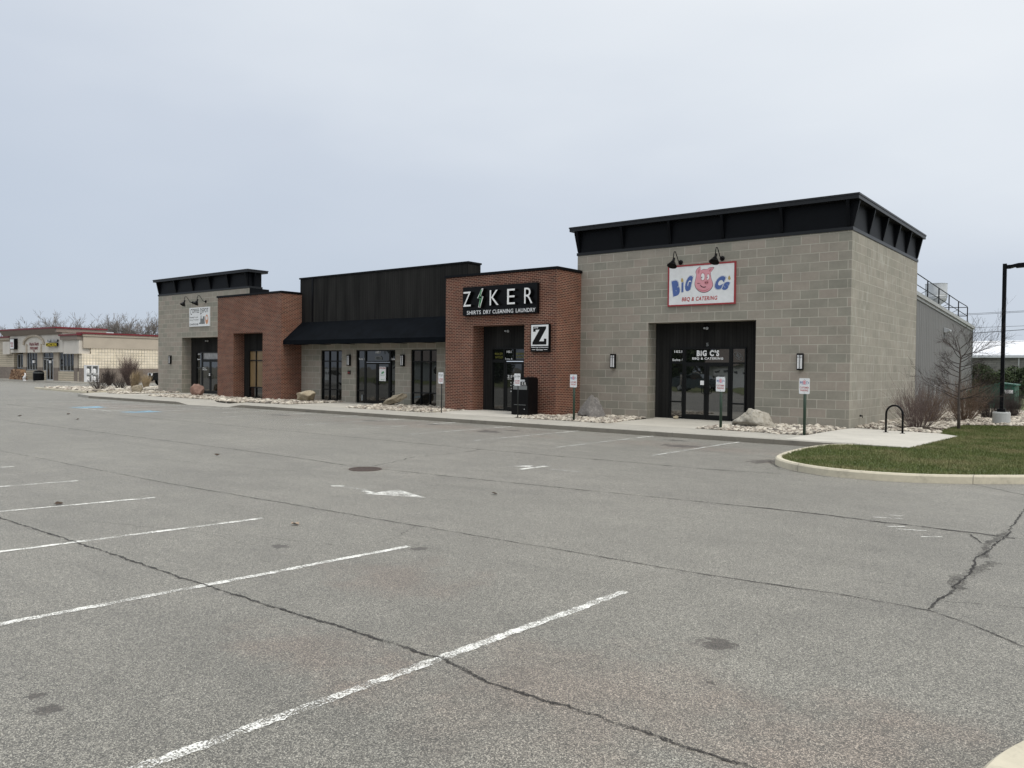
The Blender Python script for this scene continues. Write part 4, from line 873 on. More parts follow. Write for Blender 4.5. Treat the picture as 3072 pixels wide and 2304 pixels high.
# ------------------------------------------------------------------ customer parking signs
def psign(x, y, kind, green, label, ztop=1.65, ang=-.12):
    e_ = empty('parking_sign', (x, y, 0), label, 'sign', 'customer parking signs along the sidewalk'); e_['_local'] = 1
    e_.rotation_euler.z = ang
    r = .042 if green else .022
    MB().lathe([(r, -.1), (r, ztop-.1 if green else ztop-.06)], (0, .03, 0), 12).build('post', 'postgreen' if green else 'postblack', e_, smooth=True)
    def rr(x0, x1, z0, z1, rad):
        P = []
        for cx, cz, a0 in ((x1-rad, z0+rad, -90), (x1-rad, z1-rad, 0), (x0+rad, z1-rad, 90), (x0+rad, z0+rad, 180)):
            for k in range(5): t = math.radians(a0+k*22.5); P.append((cx+math.cos(t)*rad, cz+math.sin(t)*rad))
        return P
    pl = MB().front(rr(-.158, .158, ztop-.455, ztop, .03), -.018, -.012).build('sign_plate', 'signwhite', e_)
    q = MB(); text(q, 'CUSTOMER', -.135, .135, ztop-.30, ztop-.245, -.0195, .02); text(q, 'PARKING', -.115, .115, ztop-.38, ztop-.325, -.0195, .02); q.build('lettering', 'red', pl)
    if kind == 'pig':
        q = MB(); text(q, 'BiG', -.13, -.04, ztop-.155, ztop-.09, -.0195, .04); text(q, "C's", .045, .135, ztop-.155, ztop-.09, -.0195, .04); text(q, 'BBQ & CATERING', -.08, .09, ztop-.195, ztop-.178, -.0195, .02); q.build('lettering', 'blue', pl)
        cv = lambda X, Y: ((X-1105)/5200, ztop-.12-(Y-810)/5200)
        h_ = poly(head, -.0185, .001, cv).build('pig_emblem', 'pink', pl)
    else:
        q = MB()
        for ch, a in (('Z', -.13), ('I', -.075), ('K', -.02), ('E', .04), ('R', .095)): text(q, ch, a, a+(.015 if ch == 'I' else .04), ztop-.13, ztop-.08, -.0195, .02)
        text(q, 'DRY CLEANING', -.1, .1, ztop-.165, ztop-.15, -.0195); q.build('lettering', 'signblack', pl)
    MB().lathe([(.008, 0), (.008, .004)], (0, -.018, ztop-.04), 8, Matrix.Rotation(math.pi/2, 3, 'X')).lathe([(.008, 0), (.008, .004)], (0, -.018, ztop-.425), 8, Matrix.Rotation(math.pi/2, 3, 'X')).build('bolt', 'grey', pl)
    return e_
psign(-14.82, -3.58, 'z', False, 'customer parking sign on a thin black post left of the laundry entrance')
psign(-10.84, -3.64, 'z', False, 'customer parking sign on a thin black post in front of the black drop box')
psign(-8.31, -3.65, 'pig', True, 'customer parking sign with pig on a green post near the pointed boulder')
psign(-2.79, -3.70, 'pig', True, 'customer parking sign with pig on a green post before the tower doors')
psign(-.19, -3.79, 'pig', True, 'customer parking sign with pig on a green post nearest the tower corner')
# ------------------------------------------------------------------ boulders
def boulder(loc, dims, label, mat, seed, shape=None, rotz=0, tilt=0):
    r_ = np.random.default_rng(seed); v, f = ico.copy(), icf.copy()
    for _ in range(4): v, f = subdiv(v, f)
    # facet cuts and ridges
    d = v.copy(); rad = np.ones(len(v))
    for _ in range(13):
        n = r_.normal(size=3); n /= np.linalg.norm(n); h = r_.uniform(.52, .86); k = d@n; cut = np.where(k > h, h/np.maximum(k, 1e-6), 1); rad = np.minimum(rad, cut)
    for s_, a in ((2.2, .06), (5, .035), (11, .018), (24, .008)):
        ph = r_.uniform(0, 6, (3, 3)); 
        for q in range(3): w_ = r_.normal(size=3)*s_; rad += a*np.sin(d@w_+ph[q, 0])*.6
    v = d*rad[:, None]; v[:, 2] = np.maximum(v[:, 2], -.6)
    v = v*np.array(dims)/2
    if shape: v = shape(v)
    c_, s_ = math.cos(tilt), math.sin(tilt); v = np.stack([v[:, 0]*c_-v[:, 2]*s_, v[:, 1], v[:, 0]*s_+v[:, 2]*c_], 1)
    c_, s_ = math.cos(rotz), math.sin(rotz); v = np.stack([v[:, 0]*c_-v[:, 1]*s_, v[:, 0]*s_+v[:, 1]*c_, v[:, 2]], 1)
    v[:, 2] -= v[:, 2].min()*.86
    o = np_mesh('boulder', v, f, mat, smooth=True); o.location = loc; tag(o, label, 'rock', 'landscape boulders along the building front'); return o
MA['rock_tan'] = rockmat('tan_rock', (.34, .27, .18), (.45, .39, .28), (.22, .17, .12)); MA['rock_red'] = rockmat('reddish_rock', (.20, .115, .085), (.27, .17, .135), (.14, .09, .07))
MA['rock_grey'] = rockmat('grey_rock', (.135, .125, .115), (.20, .185, .17), (.30, .28, .26)); MA['rock_pale'] = rockmat('pale_rock', (.30, .275, .225), (.44, .41, .35), (.20, .18, .13), 3)
MA['rock_olive'] = rockmat('olive_rock', (.24, .20, .14), (.33, .285, .21), (.15, .125, .09))
def cone(v):
    h = (v[:, 2]-v[:, 2].min())/(np.ptp(v[:, 2])); k = 1.12-.80*h**1.15; v = v.copy(); v[:, 0] = v[:, 0]*k+.02; v[:, 1] *= k; return v
boulder((-8.95, -1.35, 0), (1.22, .85, 1.28), 'pointed dark grey boulder between two green post signs by the brick wall', 'rock_grey', 3, cone, .1)
def hump(v):
    h = (v[:, 2]-v[:, 2].min())/(np.ptp(v[:, 2])); v = v.copy(); v[:, 0] = v[:, 0]*(1.05-.5*h)-h*.15; return v
boulder((-2.45, -1.75, 0), (1.75, 1.0, 1.0), 'broad pale sloping boulder in front of the right tower pier', 'rock_pale', 11, hump, .15)
boulder((-20.15, -1.15, 0), (1.46, .7, .60), 'long olive brown boulder lying aslant below the right window', 'rock_olive', 6, None, .1, .30)
boulder((-26.5, -1.4, 0), (1.75, .9, .80), 'smooth tan boulder below the left window beside red brick', 'rock_tan', 5, None, 0, .06)
boulder((-36.2, -1.8, 0), (.95, .75, 1.0), 'blocky reddish boulder in front of the coffee shop doors', 'rock_red', 14, None, .4, -.1)
boulder((-43.3, -1.9, 0), (.95, .7, .75), 'brown grey boulder at the foot of the far left tower', 'rock_olive', 19, None, .3, .15)
boulder((-6.28, .25, 0.0), (.26, .2, .17), 'small tan stone holding the left tower door', 'rock_tan', 23)
# ------------------------------------------------------------------ bicycle rack
br = empty('bicycle_rack', (1.56, -.86, .006), 'black arched bicycle rack standing on the pale concrete pad', 'bicycle rack')
pa = [(1.31, -.79, .01), (1.31, -.79, .57)]+[(1.31+.25*(1-math.cos(t)), -.79-.07*(1-math.cos(t)), .57+.27*math.sin(t)) for t in np.linspace(.25, math.pi-.25, 9)]+[(1.81, -.93, .57), (1.81, -.93, .01)]
MB().tube(pa, .03, 10).build('hoop', 'blackgloss', br, smooth=True)
for x_, y_ in ((1.31, -.79), (1.81, -.93)): MB().lathe([(.075, 0), (.075, .012)], (x_, y_, .006), 14).build('foot_plate', 'black', br)
# ------------------------------------------------------------------ lamp post
lp = empty('parking_lot_lamp', (3.43, 6.9, 0), 'tall square black lamp post on a round concrete base', 'street lamp')
MA['polebase'] = concrete('pole_base_concrete', (.42, .43, .42), .25)
MB().lathe([(.29, -.15), (.29, .40), (.275, .43), (.27, .44)], (3.43, 6.9, 0), 28).build('concrete_base', 'polebase', lp)
bx(3.43-.13, 3.43+.13, 6.77, 7.03, .44, .55).build('base_cover', 'black', lp)
bx(3.43-.062, 3.43+.062, 6.838, 6.962, .55, 5.85).build('pole', 'black', lp)
hl = bx(3.485, 3.62, 6.86, 6.94, 5.66, 5.80).build('arm', 'black', lp)
MB().prism([(3.62, 5.68), (3.72, 5.71), (3.78, 5.71), (3.78, 5.68), (4.3, 5.70), (4.36, 5.74), (4.36, 5.78), (4.1, 5.84), (3.85, 5.83), (3.62, 5.78)], 6.74, 7.06, lambda a, b, h: (a, h, b)).build('lamp_head', 'black', lp)
# ------------------------------------------------------------------ bare plants
def branch(acc, p, d, length, r, depth, spread=.5, nsub=3, wob=.18, up=.0, taper=.6, minr=.002, segs=4, droop=0.):
    pts = [p.copy()]; dd = d.copy(); n = segs
    for i in range(n):
        dd = (dd+Vector((random.gauss(0, wob), random.gauss(0, wob), random.gauss(0, wob)+up-droop))*.5).normalized(); pts.append(pts[-1]+dd*length/n)
    acc.append((pts, [max(minr, r*(1-(1-taper)*i/n)) for i in range(n+1)]))
    if depth <= 0: return
    for k in range(nsub):
        i = random.randint(max(1, n//3), n); a = pts[i]; ax = Vector((random.gauss(0, 1), random.gauss(0, 1), random.gauss(0, .6)))
        nd = ((pts[i]-pts[i-1]).normalized()+ax.normalized()*spread).normalized()
        branch(acc, a, nd, length*random.uniform(.5, .8), r*taper*.75, depth-1, spread, nsub, wob, up, taper, minr, segs, droop)
def tubes(acc, n=3):
    m_ = MB()
    for pts, rs in acc: m_.tube(pts, rs, n, False)
    return m_
# young tree by the lawn
tr = empty('young_tree', (2.71, 2.78, 0), 'young bare tree with spreading twigs at the lawn edge', 'tree'); t0 = Vector(tr.location)
MB().tube([t0+Vector(q) for q in [(0, 0, -.1), (0, 0, .5), (-.01, 0, 1.0), (.0, .02, 1.6), (.0, 0, 2.0), (.02, 0, 2.35), (-.03, 0, 2.7), (-.12, 0, 3.05)]], [.055, .048, .042, .032, .026, .02, .013, .006], 8).build('trunk', 'bark', tr, smooth=True)
random.seed(31); acc = []
for z_, az, l_, up in [(.95, 15, 1.5, .35), (.95, 190, 1.0, .4), (1.0, 350, 1.35, .2), (1.05, 170, 1.25, .45), (1.15, 200, 1.0, .3), (1.2, 60, 1.0, .4), (1.25, 330, .8, .4), (1.35, 210, .8, .4), (1.45, 160, 1.1, .2), (1.5, 40, .8, .4), (1.6, 10, .6, .5), (1.7, 200, .8, .3), (1.85, 185, .9, .3), (1.9, 0, .6, .6), (2.0, 150, .8, .3), (2.05, 20, .7, .5), (2.15, 195, .75, .2), (2.2, 340, .85, .35), (2.3, 10, 1.2, .35), (2.3, 350, .9, .8), (2.35, 220, .8, .7), (2.4, 30, 1.1, .6), (2.45, 140, .7, .9), (2.5, 180, .7, .8), (2.65, 10, .6, 1.2)]:
    a = math.radians(az+random.uniform(-25, 25)); d = Vector((math.cos(a), math.sin(a)*.9, up*1.1)).normalized()
    branch(acc, t0+Vector((0, 0, z_)), d, l_*(.72 if math.cos(a) < 0 else .88), .015, 3, .6, 4, .25, .06, .5, .0022, 5)
tubes(acc, 3).build('branches', 'twig', tr)
def bush(loc, h, w_, label, n=150, mat='redtwig', seed=1, sx=1., kind='bush', r=.007, depth=2, group='bare shrubs', lean=0.):
    random.seed(seed); e_ = empty('bare_shrub', loc, label, kind, group); acc = []; p0 = Vector(loc)
    for i in range(n):
        a = random.uniform(0, 2*math.pi); q = math.sqrt(random.random()); tgt = Vector((math.cos(a)*q*w_*sx/2+lean, math.sin(a)*q*w_/2, h*(1-.35*q*q)*random.uniform(.75, 1.05)))
        b = Vector((math.cos(a)*q*w_*.14*sx, math.sin(a)*q*w_*.14, 0)); d = (tgt-b); l_ = d.length; branch(acc, p0+b, d.normalized(), l_*.8, r, depth, .38, 3, .16, .1, .55, .0018, 4)
    tubes(acc, 3).build('stems', mat, e_); return e_
bush((1.75, 1.45, 0), 1.22, 1.75, 'purple grey bare twiggy bush beside the bicycle rack', 95, 'redtwig', 2, r=.0065)
bush((1.35, 5.2, 0), 1.05, 1.7, 'tangled bare russet shrub by the metal wall', 85, 'orgtwig', 3, r=.008)
bush((2.05, 7.9, 0), 1.3, 2.0, 'large russet bare shrub with pale buds left of the lamp post', 120, 'orgtwig', 4, r=.008)
bush((2.6, 10.5, 0), 1.15, 1.7, 'mid sized bare brown shrub behind the russet one', 120, 'twig', 5, r=.008)
bush((3.15, 12.5, 0), .9, 1.0, 'small dark grey shrub right behind the lamp post base', 90, 'twig', 6, r=.008)
# pale buds/leaves on the russet shrub
random.seed(5); q = MB()
for i in range(260):
    a = random.uniform(0, 6.28); rr_ = random.random()**.5; x_, y_, z_ = 2.0+math.cos(a)*rr_*.95, 7.7+math.sin(a)*rr_*.9, random.uniform(.35, 1.3); s_ = random.uniform(.010, .022)
    q.add([(x_-s_, y_, z_), (x_, y_-s_, z_+s_), (x_+s_, y_, z_), (x_, y_+s_, z_-s_)], [(0, 1, 2, 3)])
so_ = [o for o in bpy.data.objects if o.get('label', '').startswith('large russet')][0]
q.build('buds', basic('pale_bud', (.42, .33, .26), .9), so_)
# leaf litter under the shrubs
def leaflitter(cx, cy, rx, ry, n):
    a = rng.uniform(0, 6.28, n); q_ = rng.uniform(0, 1, n)**.5; x = cx+np.cos(a)*q_*rx; y = cy+np.sin(a)*q_*ry; z = rng.uniform(.05, .075, n); b = rng.uniform(0, 6.28, n); s_ = rng.uniform(.015, .035, n)
    v = np.stack([np.stack([x+np.cos(b+k)*s_*(.6 if j % 2 else 1), y+np.sin(b+k)*s_*(.6 if j % 2 else 1), z+rng.uniform(-.01, .015, n)], 1) for j, k in enumerate((0, 1.57, 3.14, 4.71))], 1).reshape(-1, 3)
    o = np_mesh('leaf_litter', v, np.arange(4*n).reshape(-1, 4), 'leaf'); o['kind'] = 'stuff'; tag(o, 'dark dead leaves caught in the stones under the bare shrubs', 'leaves')
MA['leaf'] = basic('dead_leaf', (.06, .042, .03), .9, var=.4, scale=30)
leaflitter(1.7, 1.2, .85, .75, 900); leaflitter(1.9, 7.2, 1.1, 1.2, 700); leaflitter(.7, .35, .5, .2, 120)
# left bed shrubs
bush((-49.6, -1.45, 0), .80, 1.75, 'low bare rounded shrub at the left end of the kerbed bed', 60, 'twig', 8, r=.010, depth=2)
bush((-50.6, .5, 0), .80, 1.75, 'low bare rounded shrub in the middle of the kerbed bed', 60, 'twig', 9, r=.010, depth=2)
bush((-61, 6.2, 0), 2.0, 1.5, 'tall dark purple bare shrub before the food shop wall', 170, 'redtwig', 10, r=.02, depth=2)
bush((-62.6, 5.2, 0), 1.2, 1.1, 'thin brown bare shrub left of the tall purple one', 80, 'twig', 12, r=.016, depth=2)
def orn(loc, h, w_, label, seed, n=600, lean=.5):
    random.seed(seed); acc = []; e_ = empty('ornamental_grass', loc, label, 'plant', 'dry ornamental grasses')
    for i in range(n):
        a = random.uniform(0, 6.28); q_ = random.random()**.6; hh = h*random.uniform(.6, 1.); t_ = Vector((math.cos(a)*q_*w_/2+lean*random.random(), math.sin(a)*q_*w_/2, hh)); b = Vector((math.cos(a)*.15, math.sin(a)*.15, 0))
        acc.append(([Vector(loc)+b, Vector(loc)+b.lerp(t_, .5)+Vector((0, 0, hh*.1)), Vector(loc)+t_], [.010, .009, .004]))
    tubes(acc, 3).build('blades', 'grasstan', e_)
orn((-52.2, 2.2, 0), 1.5, .7, 'tall tan dry grass clump leaning right behind the far left boulder', 1, n=170, lean=1.5)
orn((-52.5, 3.3, 0), 1.1, .9, 'short tan dry grass clump against the left tower edge', 2, n=170, lean=.3)
# ------------------------------------------------------------------ dumpster
dp = empty('dumpster', (1.4, 20.5, G0), 'dark green dumpster with sloping lid behind the lamp post', 'dumpster')
MA['dgreen'] = basic('dumpster_green', (.022, .105, .07), .45, var=.2, scale=2)
MB().prism([(.35, G0+.1), (2.42, G0+.1), (2.42, 1.22), (1.75, 1.30), (.35, .85)], 19.9, 21.7, lambda a, b, h: (a, h, b)).build('body', 'dgreen', dp)
MB().prism([(.30, .86), (1.76, 1.31), (2.5, 1.23), (2.5, 1.30), (1.76, 1.38), (.30, .93)], 19.85, 21.75, lambda a, b, h: (a, h, b)).build('lid', 'dgreen', dp)
MB().box(.35, 2.42, 19.87, 19.9, .5, .56).box(.5, .56, 19.87, 19.9, 0, .85).box(2.3, 2.36, 19.87, 19.9, 0, 1.2).build('rib', 'dgreen', dp)
bx(2.0, 2.36, 19.86, 19.87, .85, 1.02).build('label_plate', 'white', dp)
bx(.6, .8, 19.9, 21.5, G0, G0+.1).build('skid', 'black', dp); bx(2.1, 2.3, 19.9, 21.5, G0, G0+.1).build('skid', 'black', dp)
# ------------------------------------------------------------------ evergreens
def leafy(loc, dims, label, n, seed, mat, ls=.07, name='evergreen_shrub', cat='shrub', group='evergreens behind the dumpster', trunk=True, parts=('foliage',)):
    r_ = np.random.default_rng(seed); e_ = empty(name, loc, label, cat, group)
    cl = r_.normal(size=(34, 3)); cl /= np.linalg.norm(cl, axis=1)[:, None]; cl *= r_.uniform(.35, .85, (34, 1)); cr_ = r_.uniform(.18, .4, 34)
    k = r_.integers(0, 34, n); d = r_.normal(size=(n, 3)); d /= np.linalg.norm(d, axis=1)[:, None]; p = cl[k]+d*cr_[k][:, None]*r_.uniform(.6, 1.05, (n, 1))
    p = p*np.array(dims)/2+np.array([0, 0, dims[2]/2]); p[:, 2] = np.maximum(p[:, 2], .05)
    a = r_.normal(size=(n, 3)); a /= np.linalg.norm(a, axis=1)[:, None]; b = np.cross(a, r_.normal(size=(n, 3))); b /= np.linalg.norm(b, axis=1)[:, None]
    s_ = ls*r_.uniform(.5, 1.4, (n, 1)); v = np.stack([p-a*s_, p+b*s_*.5, p+a*s_, p-b*s_*.5], 1).reshape(-1, 3); f = np.arange(4*n).reshape(-1, 4)
    o = np_mesh(parts[0], v, f, mat, np.repeat(r_.uniform(0, 1, n), 4)); o.parent = e_
    acc = []; random.seed(seed)
    for i in range(7): branch(acc, Vector((0, 0, -.1)), Vector((random.gauss(0, .4), random.gauss(0, .4), 1)).normalized(), dims[2]*.55, .05*dims[2]/3, 1, .5, 3)
    t_ = tubes(acc, 4).build('trunk', 'twig', e_); t_.location = (0, 0, 0)
    return e_
def leafmat(name, cols):
    m = stone_mat(name, cols); return m
MA['evergreen'] = leafmat('evergreen_leaf', [(.012, .022, .008), (.03, .05, .015), (.06, .085, .028), (.022, .035, .012)])
leafy((-1.0, 32, G0), (2.9, 3, 2.85), 'dark evergreen shrub against the corner of the metal wall', 15000, 1, 'evergreen')
leafy((.95, 32, G0), (3.0, 3, 2.65), 'rounded olive green evergreen behind the green dumpster', 15000, 2, 'evergreen')
leafy((5.4, 47, G0), (2.4, 2.4, 1.0), 'low brown evergreen hedge clump before the far warehouse', 5000, 3, leafmat('brown_leaf', [(.05, .035, .02), (.10, .075, .04), (.04, .05, .02), (.12, .09, .05)]))
# ------------------------------------------------------------------ far warehouse
wh = empty('warehouse', (0, 68, G0), 'long grey block warehouse with white metal roof behind the lamp post', 'building')
MA['whwall'] = cmu('warehouse_block', (.17, .165, .155), (.20, .19, .175), (.10, .10, .095), .8, .2, 0, mort=.02)
MB().box(-20, 60, 68, 90, G0, 3.55).build('wall', 'whwall', wh)
MB().prism([(67.8, 3.6), (67.8, 3.75), (79, 5.6), (90.2, 3.75), (90.2, 3.6)], -20.2, 60.2, lambda a, b, h: (h, a, b)).build('roof', basic('white_roof', (.66, .67, .69), .5), wh)
MB().box(-20.2, 60.2, 67.72, 67.8, 3.45, 3.62).build('gutter', 'galv', wh)
for x_ in (-2.5, 8, 18): MB().box(x_, x_+.12, 67.85, 68, G0, 3.45).build('downpipe', 'trimgrey', wh)
bx(-1.95, 1.5, 67.9, 68, G0, 1.15).build('loading_door', 'signblack', wh)
# power lines
for (za, zb_, y_, nm) in [(7.56, 7.68, 60, 'upper thin power line across the pale sky right of the tower'), (7.45, 7.60, 60, 'second thin power line just under the uppermost one'), (6.2, 6.2, 60, 'level power line in the middle of the sky right of the metal wall'), (5.7, 6.3, 60, 'thickest power line rising to the right past the lamp post'), (4.75, 4.9, 60, 'lowest power line above the white warehouse roof')]:
    ln = MB().tube([(-60, y_, za-.75), (-30, y_, za-.5), (-5, y_, za), (10, y_, zb_+.3), (60, y_, zb_+1.4)], .022 if 'thick' not in nm else .04, 4).build('power_line', basic('cable_grey', (.10, .11, .12), .7)); tag(ln, nm, 'power line', 'power lines behind the building')
# ------------------------------------------------------------------ FOOD SHOP
FX = empty('food_shop', (-88, 10, G0), 'beige food shop with red parapet edging and arched gable behind the lot', 'building')
MA['stucco'] = basic('beige_stucco', (.47, .41, .33), .9, var=.06, scale=1); MA['stuccolight'] = basic('light_stucco', (.60, .56, .50), .9, var=.06, scale=1)
MA['taupe'] = basic('taupe_cornice', (.24, .20, .17), .9, var=.06); MA['redtrim'] = basic('red_trim', (.17, .018, .024), .5, var=.1)
MA['creamblock'] = cmu('cream_block', (.78, .69, .53), (.74, .66, .53), (.22, .19, .15), .2032*1.5, .2032*1.5, 0, mort=.022, var=.4, off=0.)
MA['brownblock'] = cmu('brown_block', (.20, .165, .135), (.22, .18, .15), (.15, .125, .105), .4064, .2032, 0, mort=.01, var=.5)
MA['tanblock'] = cmu('tan_block', (.50, .43, .32), (.47, .41, .31), (.22, .19, .15), 6, .25, 0, mort=.03, var=.3)
MA['alu'] = basic('aluminium', (.42, .43, .43), .4)
fy = 9.9
def fpart(n, mb_, mat, **k): return mb_.build(n, mat, FX, **k)
# side wing (long wall facing the lot's right)
fpart('side_wall', bx(-110, -78.8, fy+.9, 45, 1.39, 3.48), 'creamblock'); fpart('side_wall', bx(-110, -78.79, fy+.9, 45, G0, 1.39), 'brownblock')
fpart('side_wall', bx(-79.6, -78.8, fy, fy+.9, 1.39, 2.88), 'creamblock'); fpart('side_wall', bx(-79.6, -78.79, fy, fy+.9, G0, 1.39), 'brownblock')
fpart('side_band', bx(-80, -78.75, fy+.1, 45, 3.48, 4.72), 'stucco'); fpart('side_cornice', bx(-80, -78.65, fy, 45, 4.72, 4.95), 'stucco'); fpart('parapet_edging', bx(-80, -78.55, fy-.1, 45, 4.95, 5.12), 'redtrim')
fpart('roof', bx(-109, -79, fy+2, 45, 4.3, 4.5), 'trimgrey')
# left wing
fpart('left_wall', bx(-112, -96.9, fy+.05, fy+.9, 1.38, 3.42), 'tanblock'); fpart('left_wall', bx(-112, -96.88, fy+.04, fy+.9, G0, 1.38), 'brownblock'); fpart('left_band', bx(-112, -98, fy, fy+.9, 3.42, 4.6), 'stucco'); fpart('left_cornice', bx(-112, -97.5, fy-.25, fy+.9, 4.6, 4.82), 'stucco'); fpart('parapet_edging', bx(-112, -97.4, fy-.35, fy+1, 4.82, 5.0), 'redtrim')
fpart('left_corner_block', bx(-99.3, -97.2, fy-.3, fy, 2.86, 4.35), 'stuccolight')
# central gable volume
fpart('gable_wall', bx(-97.4, -82.9, fy-.2, fy+5, 3.05, 5.0), 'stuccolight')
fpart('gable_wall', bx(-98.6, -83.6, fy-.05, fy+5, 5.0, 5.25), 'stuccolight')
g_ = MB().prism([(fy-.35, 5.0), (fy-.15, 5.0), (fy-.15, 5.6), (fy-.75, 5.6), (fy-.75, 5.52)][::-1], -99.0, -83.5, lambda a, b, h: (h, a, b)); fpart('gable_cornice', g_, 'taupe')
fpart('gable_cornice', bx(-83.7, -83.3, fy-.7, fy+4.5, 5.2, 5.6), 'taupe')
fpart('parapet_edging', bx(-99.2, -83.2, fy-.85, fy+4.6, 5.6, 5.76), 'redtrim')
# right lower box
fpart('corner_box', bx(-82.7, -79.0, fy-.25, fy+1, 2.88, 4.35), 'stuccolight'); fpart('corner_cornice', bx(-83.1, -78.9, fy-.45, fy+1, 4.35, 4.78), 'taupe'); fpart('parapet_edging', bx(-83.3, -78.75, fy-.55, fy+1, 4.78, 4.93), 'redtrim')
# arch moulding
ar = [(-90.4+math.cos(t)*2.75, fy-.26, 3.95+math.sin(t)*1.0) for t in np.linspace(0, math.pi, 17)]
q = MB()
for a_, b_ in zip(ar, ar[1:]):
    q.tube([a_, b_], .16, 6)
q.box(-92.6, -92.3, fy-.3, fy-.2, 3.05, 4.0).box(-88.6, -88.3, fy-.3, fy-.2, 3.05, 4.0); fpart('arch_moulding', q, 'stucco')
q = MB(); text(q, 'Prairie North', -91.6, -89.15, 3.82, 4.2, fy-.23, .03); text(q, 'FOOD MART', -91.5, -89.3, 3.38, 3.68, fy-.23, .05); text(q, 'U', -90.6, -90.2, 3.14, 3.34, fy-.23, .05); fpart('lettering', q, basic('maroon', (.20, .015, .03), .6))
# ground floor
fpart('recess_wall', bx(-97, -78.9, fy+.9, fy+1.0, G0, 3.1), 'taupe')
fpart('floor_slab', bx(-100, -78, fy-1.4, fy+.9, G0-.05, G0+.12), 'side')
def fwin(a, b, z0, z1, n):
    w_ = glaze('window', a, b, z0, z1, fy+.35, list(np.linspace(a, b, n+1)[1:-1]), [], 'glassE', fr=.06, depth=.12, parent=FX); w_.data.materials[0] = MA['alu']; return w_
fwin(-96.7, -94.9, 1.23, 2.85, 2); fwin(-93.85, -90.9, 1.05, 3.05, 4); fwin(-85.1, -81.5, 1.03, 3.02, 4); fwin(-80.35, -79.3, 1.23, 2.85, 2)
fwin(-89.35, -88.45, 1.03, 2.3, 1); fwin(-89.35, -86.5, 2.42, 3.05, 2)
dd_ = glaze('door', -88.4, -86.6, G0+.12, 2.3, fy+.3, [-87.5], [], 'glassE', fr=.13, depth=.12, parent=FX); dd_.data.materials[0] = MA['alu']
for a, b in ((-97.1, -94.85), (-85.2, -81.4), (-80.45, -79.6), (-89.5, -88.45), (-93.9, -90.85)): fpart('sill_wall', bx(a, b, fy+.25, fy+.9, G0, 1.03), 'tanblock')
for a, b in ((-94.85, -93.9), (-90.85, -89.4), (-86.55, -85.2), (-81.45, -80.5)):
    fpart('pier', bx(a, b, fy+.28, fy+.9, G0, 1.39), 'brownblock'); fpart('pier', bx(a, b, fy+.28, fy+.9, 1.39, 3.05), 'stucco')
for i, (x_, y_, z_, s_) in enumerate([(-86, 15, 4.5, .65), (-84, 16.8, 4.5, .35), (-84, 21, 4.5, .35), (-85, 25, 4.5, .5)]):
    fpart('roof_unit', bx(x_-s_, x_+s_*.6, y_, y_+s_*2, z_, z_+s_+.35), 'galv')
# shop signs
def tsign(name, x0_, x1_, z0_, z1_, label, txts, boxm='signblack', facem='signwhite', d=.45):
    e_ = empty(name, ((x0_+x1_)/2, fy-.2, z0_), label, 'sign'); bx(x0_, x1_, fy-.2-d, fy-.202, z0_, z1_).build('sign_box', boxm, e_)
    if facem: bx(x0_+.05, x1_-.05, fy-.21-d, fy-.2-d, z0_+.08, z1_-.08).build('sign_face', facem, e_)
    q_ = MB()
    for t_ in txts: text(q_, t_[0], t_[1], t_[2], t_[3], t_[4], fy-.215-d, .05)
    if txts: q_.build('lettering', 'darkred', e_)
tsign('pizza_sign', -96.25, -95.05, 3.42, 4.68, 'square black edged light box with dark red print on the food shop left', [('PIZZA', -96.05, -95.25, 4.0, 4.25), ('SUBS', -96.0, -95.3, 3.7, 3.9)], d=.4)
ck = empty('chicken_sign', (-85.1, fy-.3, 3.7), 'white over yellow letters advertising chicken on the food shop', 'sign')
q = MB(); text(q, 'KRISPY KRUNCHY', -86.45, -83.8, 4.18, 4.42, fy-.28, .03, ext=.14); q.build('letter', 'signblack', ck)
q = MB(); text(q, 'KRISPY KRUNCHY', -86.45, -83.8, 4.18, 4.42, fy-.425, .02); q.build('letter_face', 'white', ck)
q = MB(); text(q, 'CHICKEN', -86.6, -83.9, 3.68, 4.06, fy-.28, .04, ext=.18); q.build('letter', 'signblack', ck)
q = MB(); text(q, 'CHICKEN', -86.6, -83.9, 3.68, 4.06, fy-.465, .03); q.build('letter_face', 'yellow', ck)
for x_, l_ in ((-90.6, 'white wall lantern left of the food shop door'), (-86.2, 'white wall lantern right of the food shop door')):
    e_ = empty('wall_lantern', (x_, fy-.1, 1.75), l_, 'lamp', 'lanterns on the food shop piers'); bx(x_-.12, x_+.12, fy-.25, fy-.12, 1.85, 2.2).build('lens', 'white', e_); MB().box(x_-.16, x_+.16, fy-.28, fy-.05, 1.75, 1.85).box(x_-.16, x_+.16, fy-.28, fy-.05, 2.2, 2.3).build('housing', 'signblack', e_)
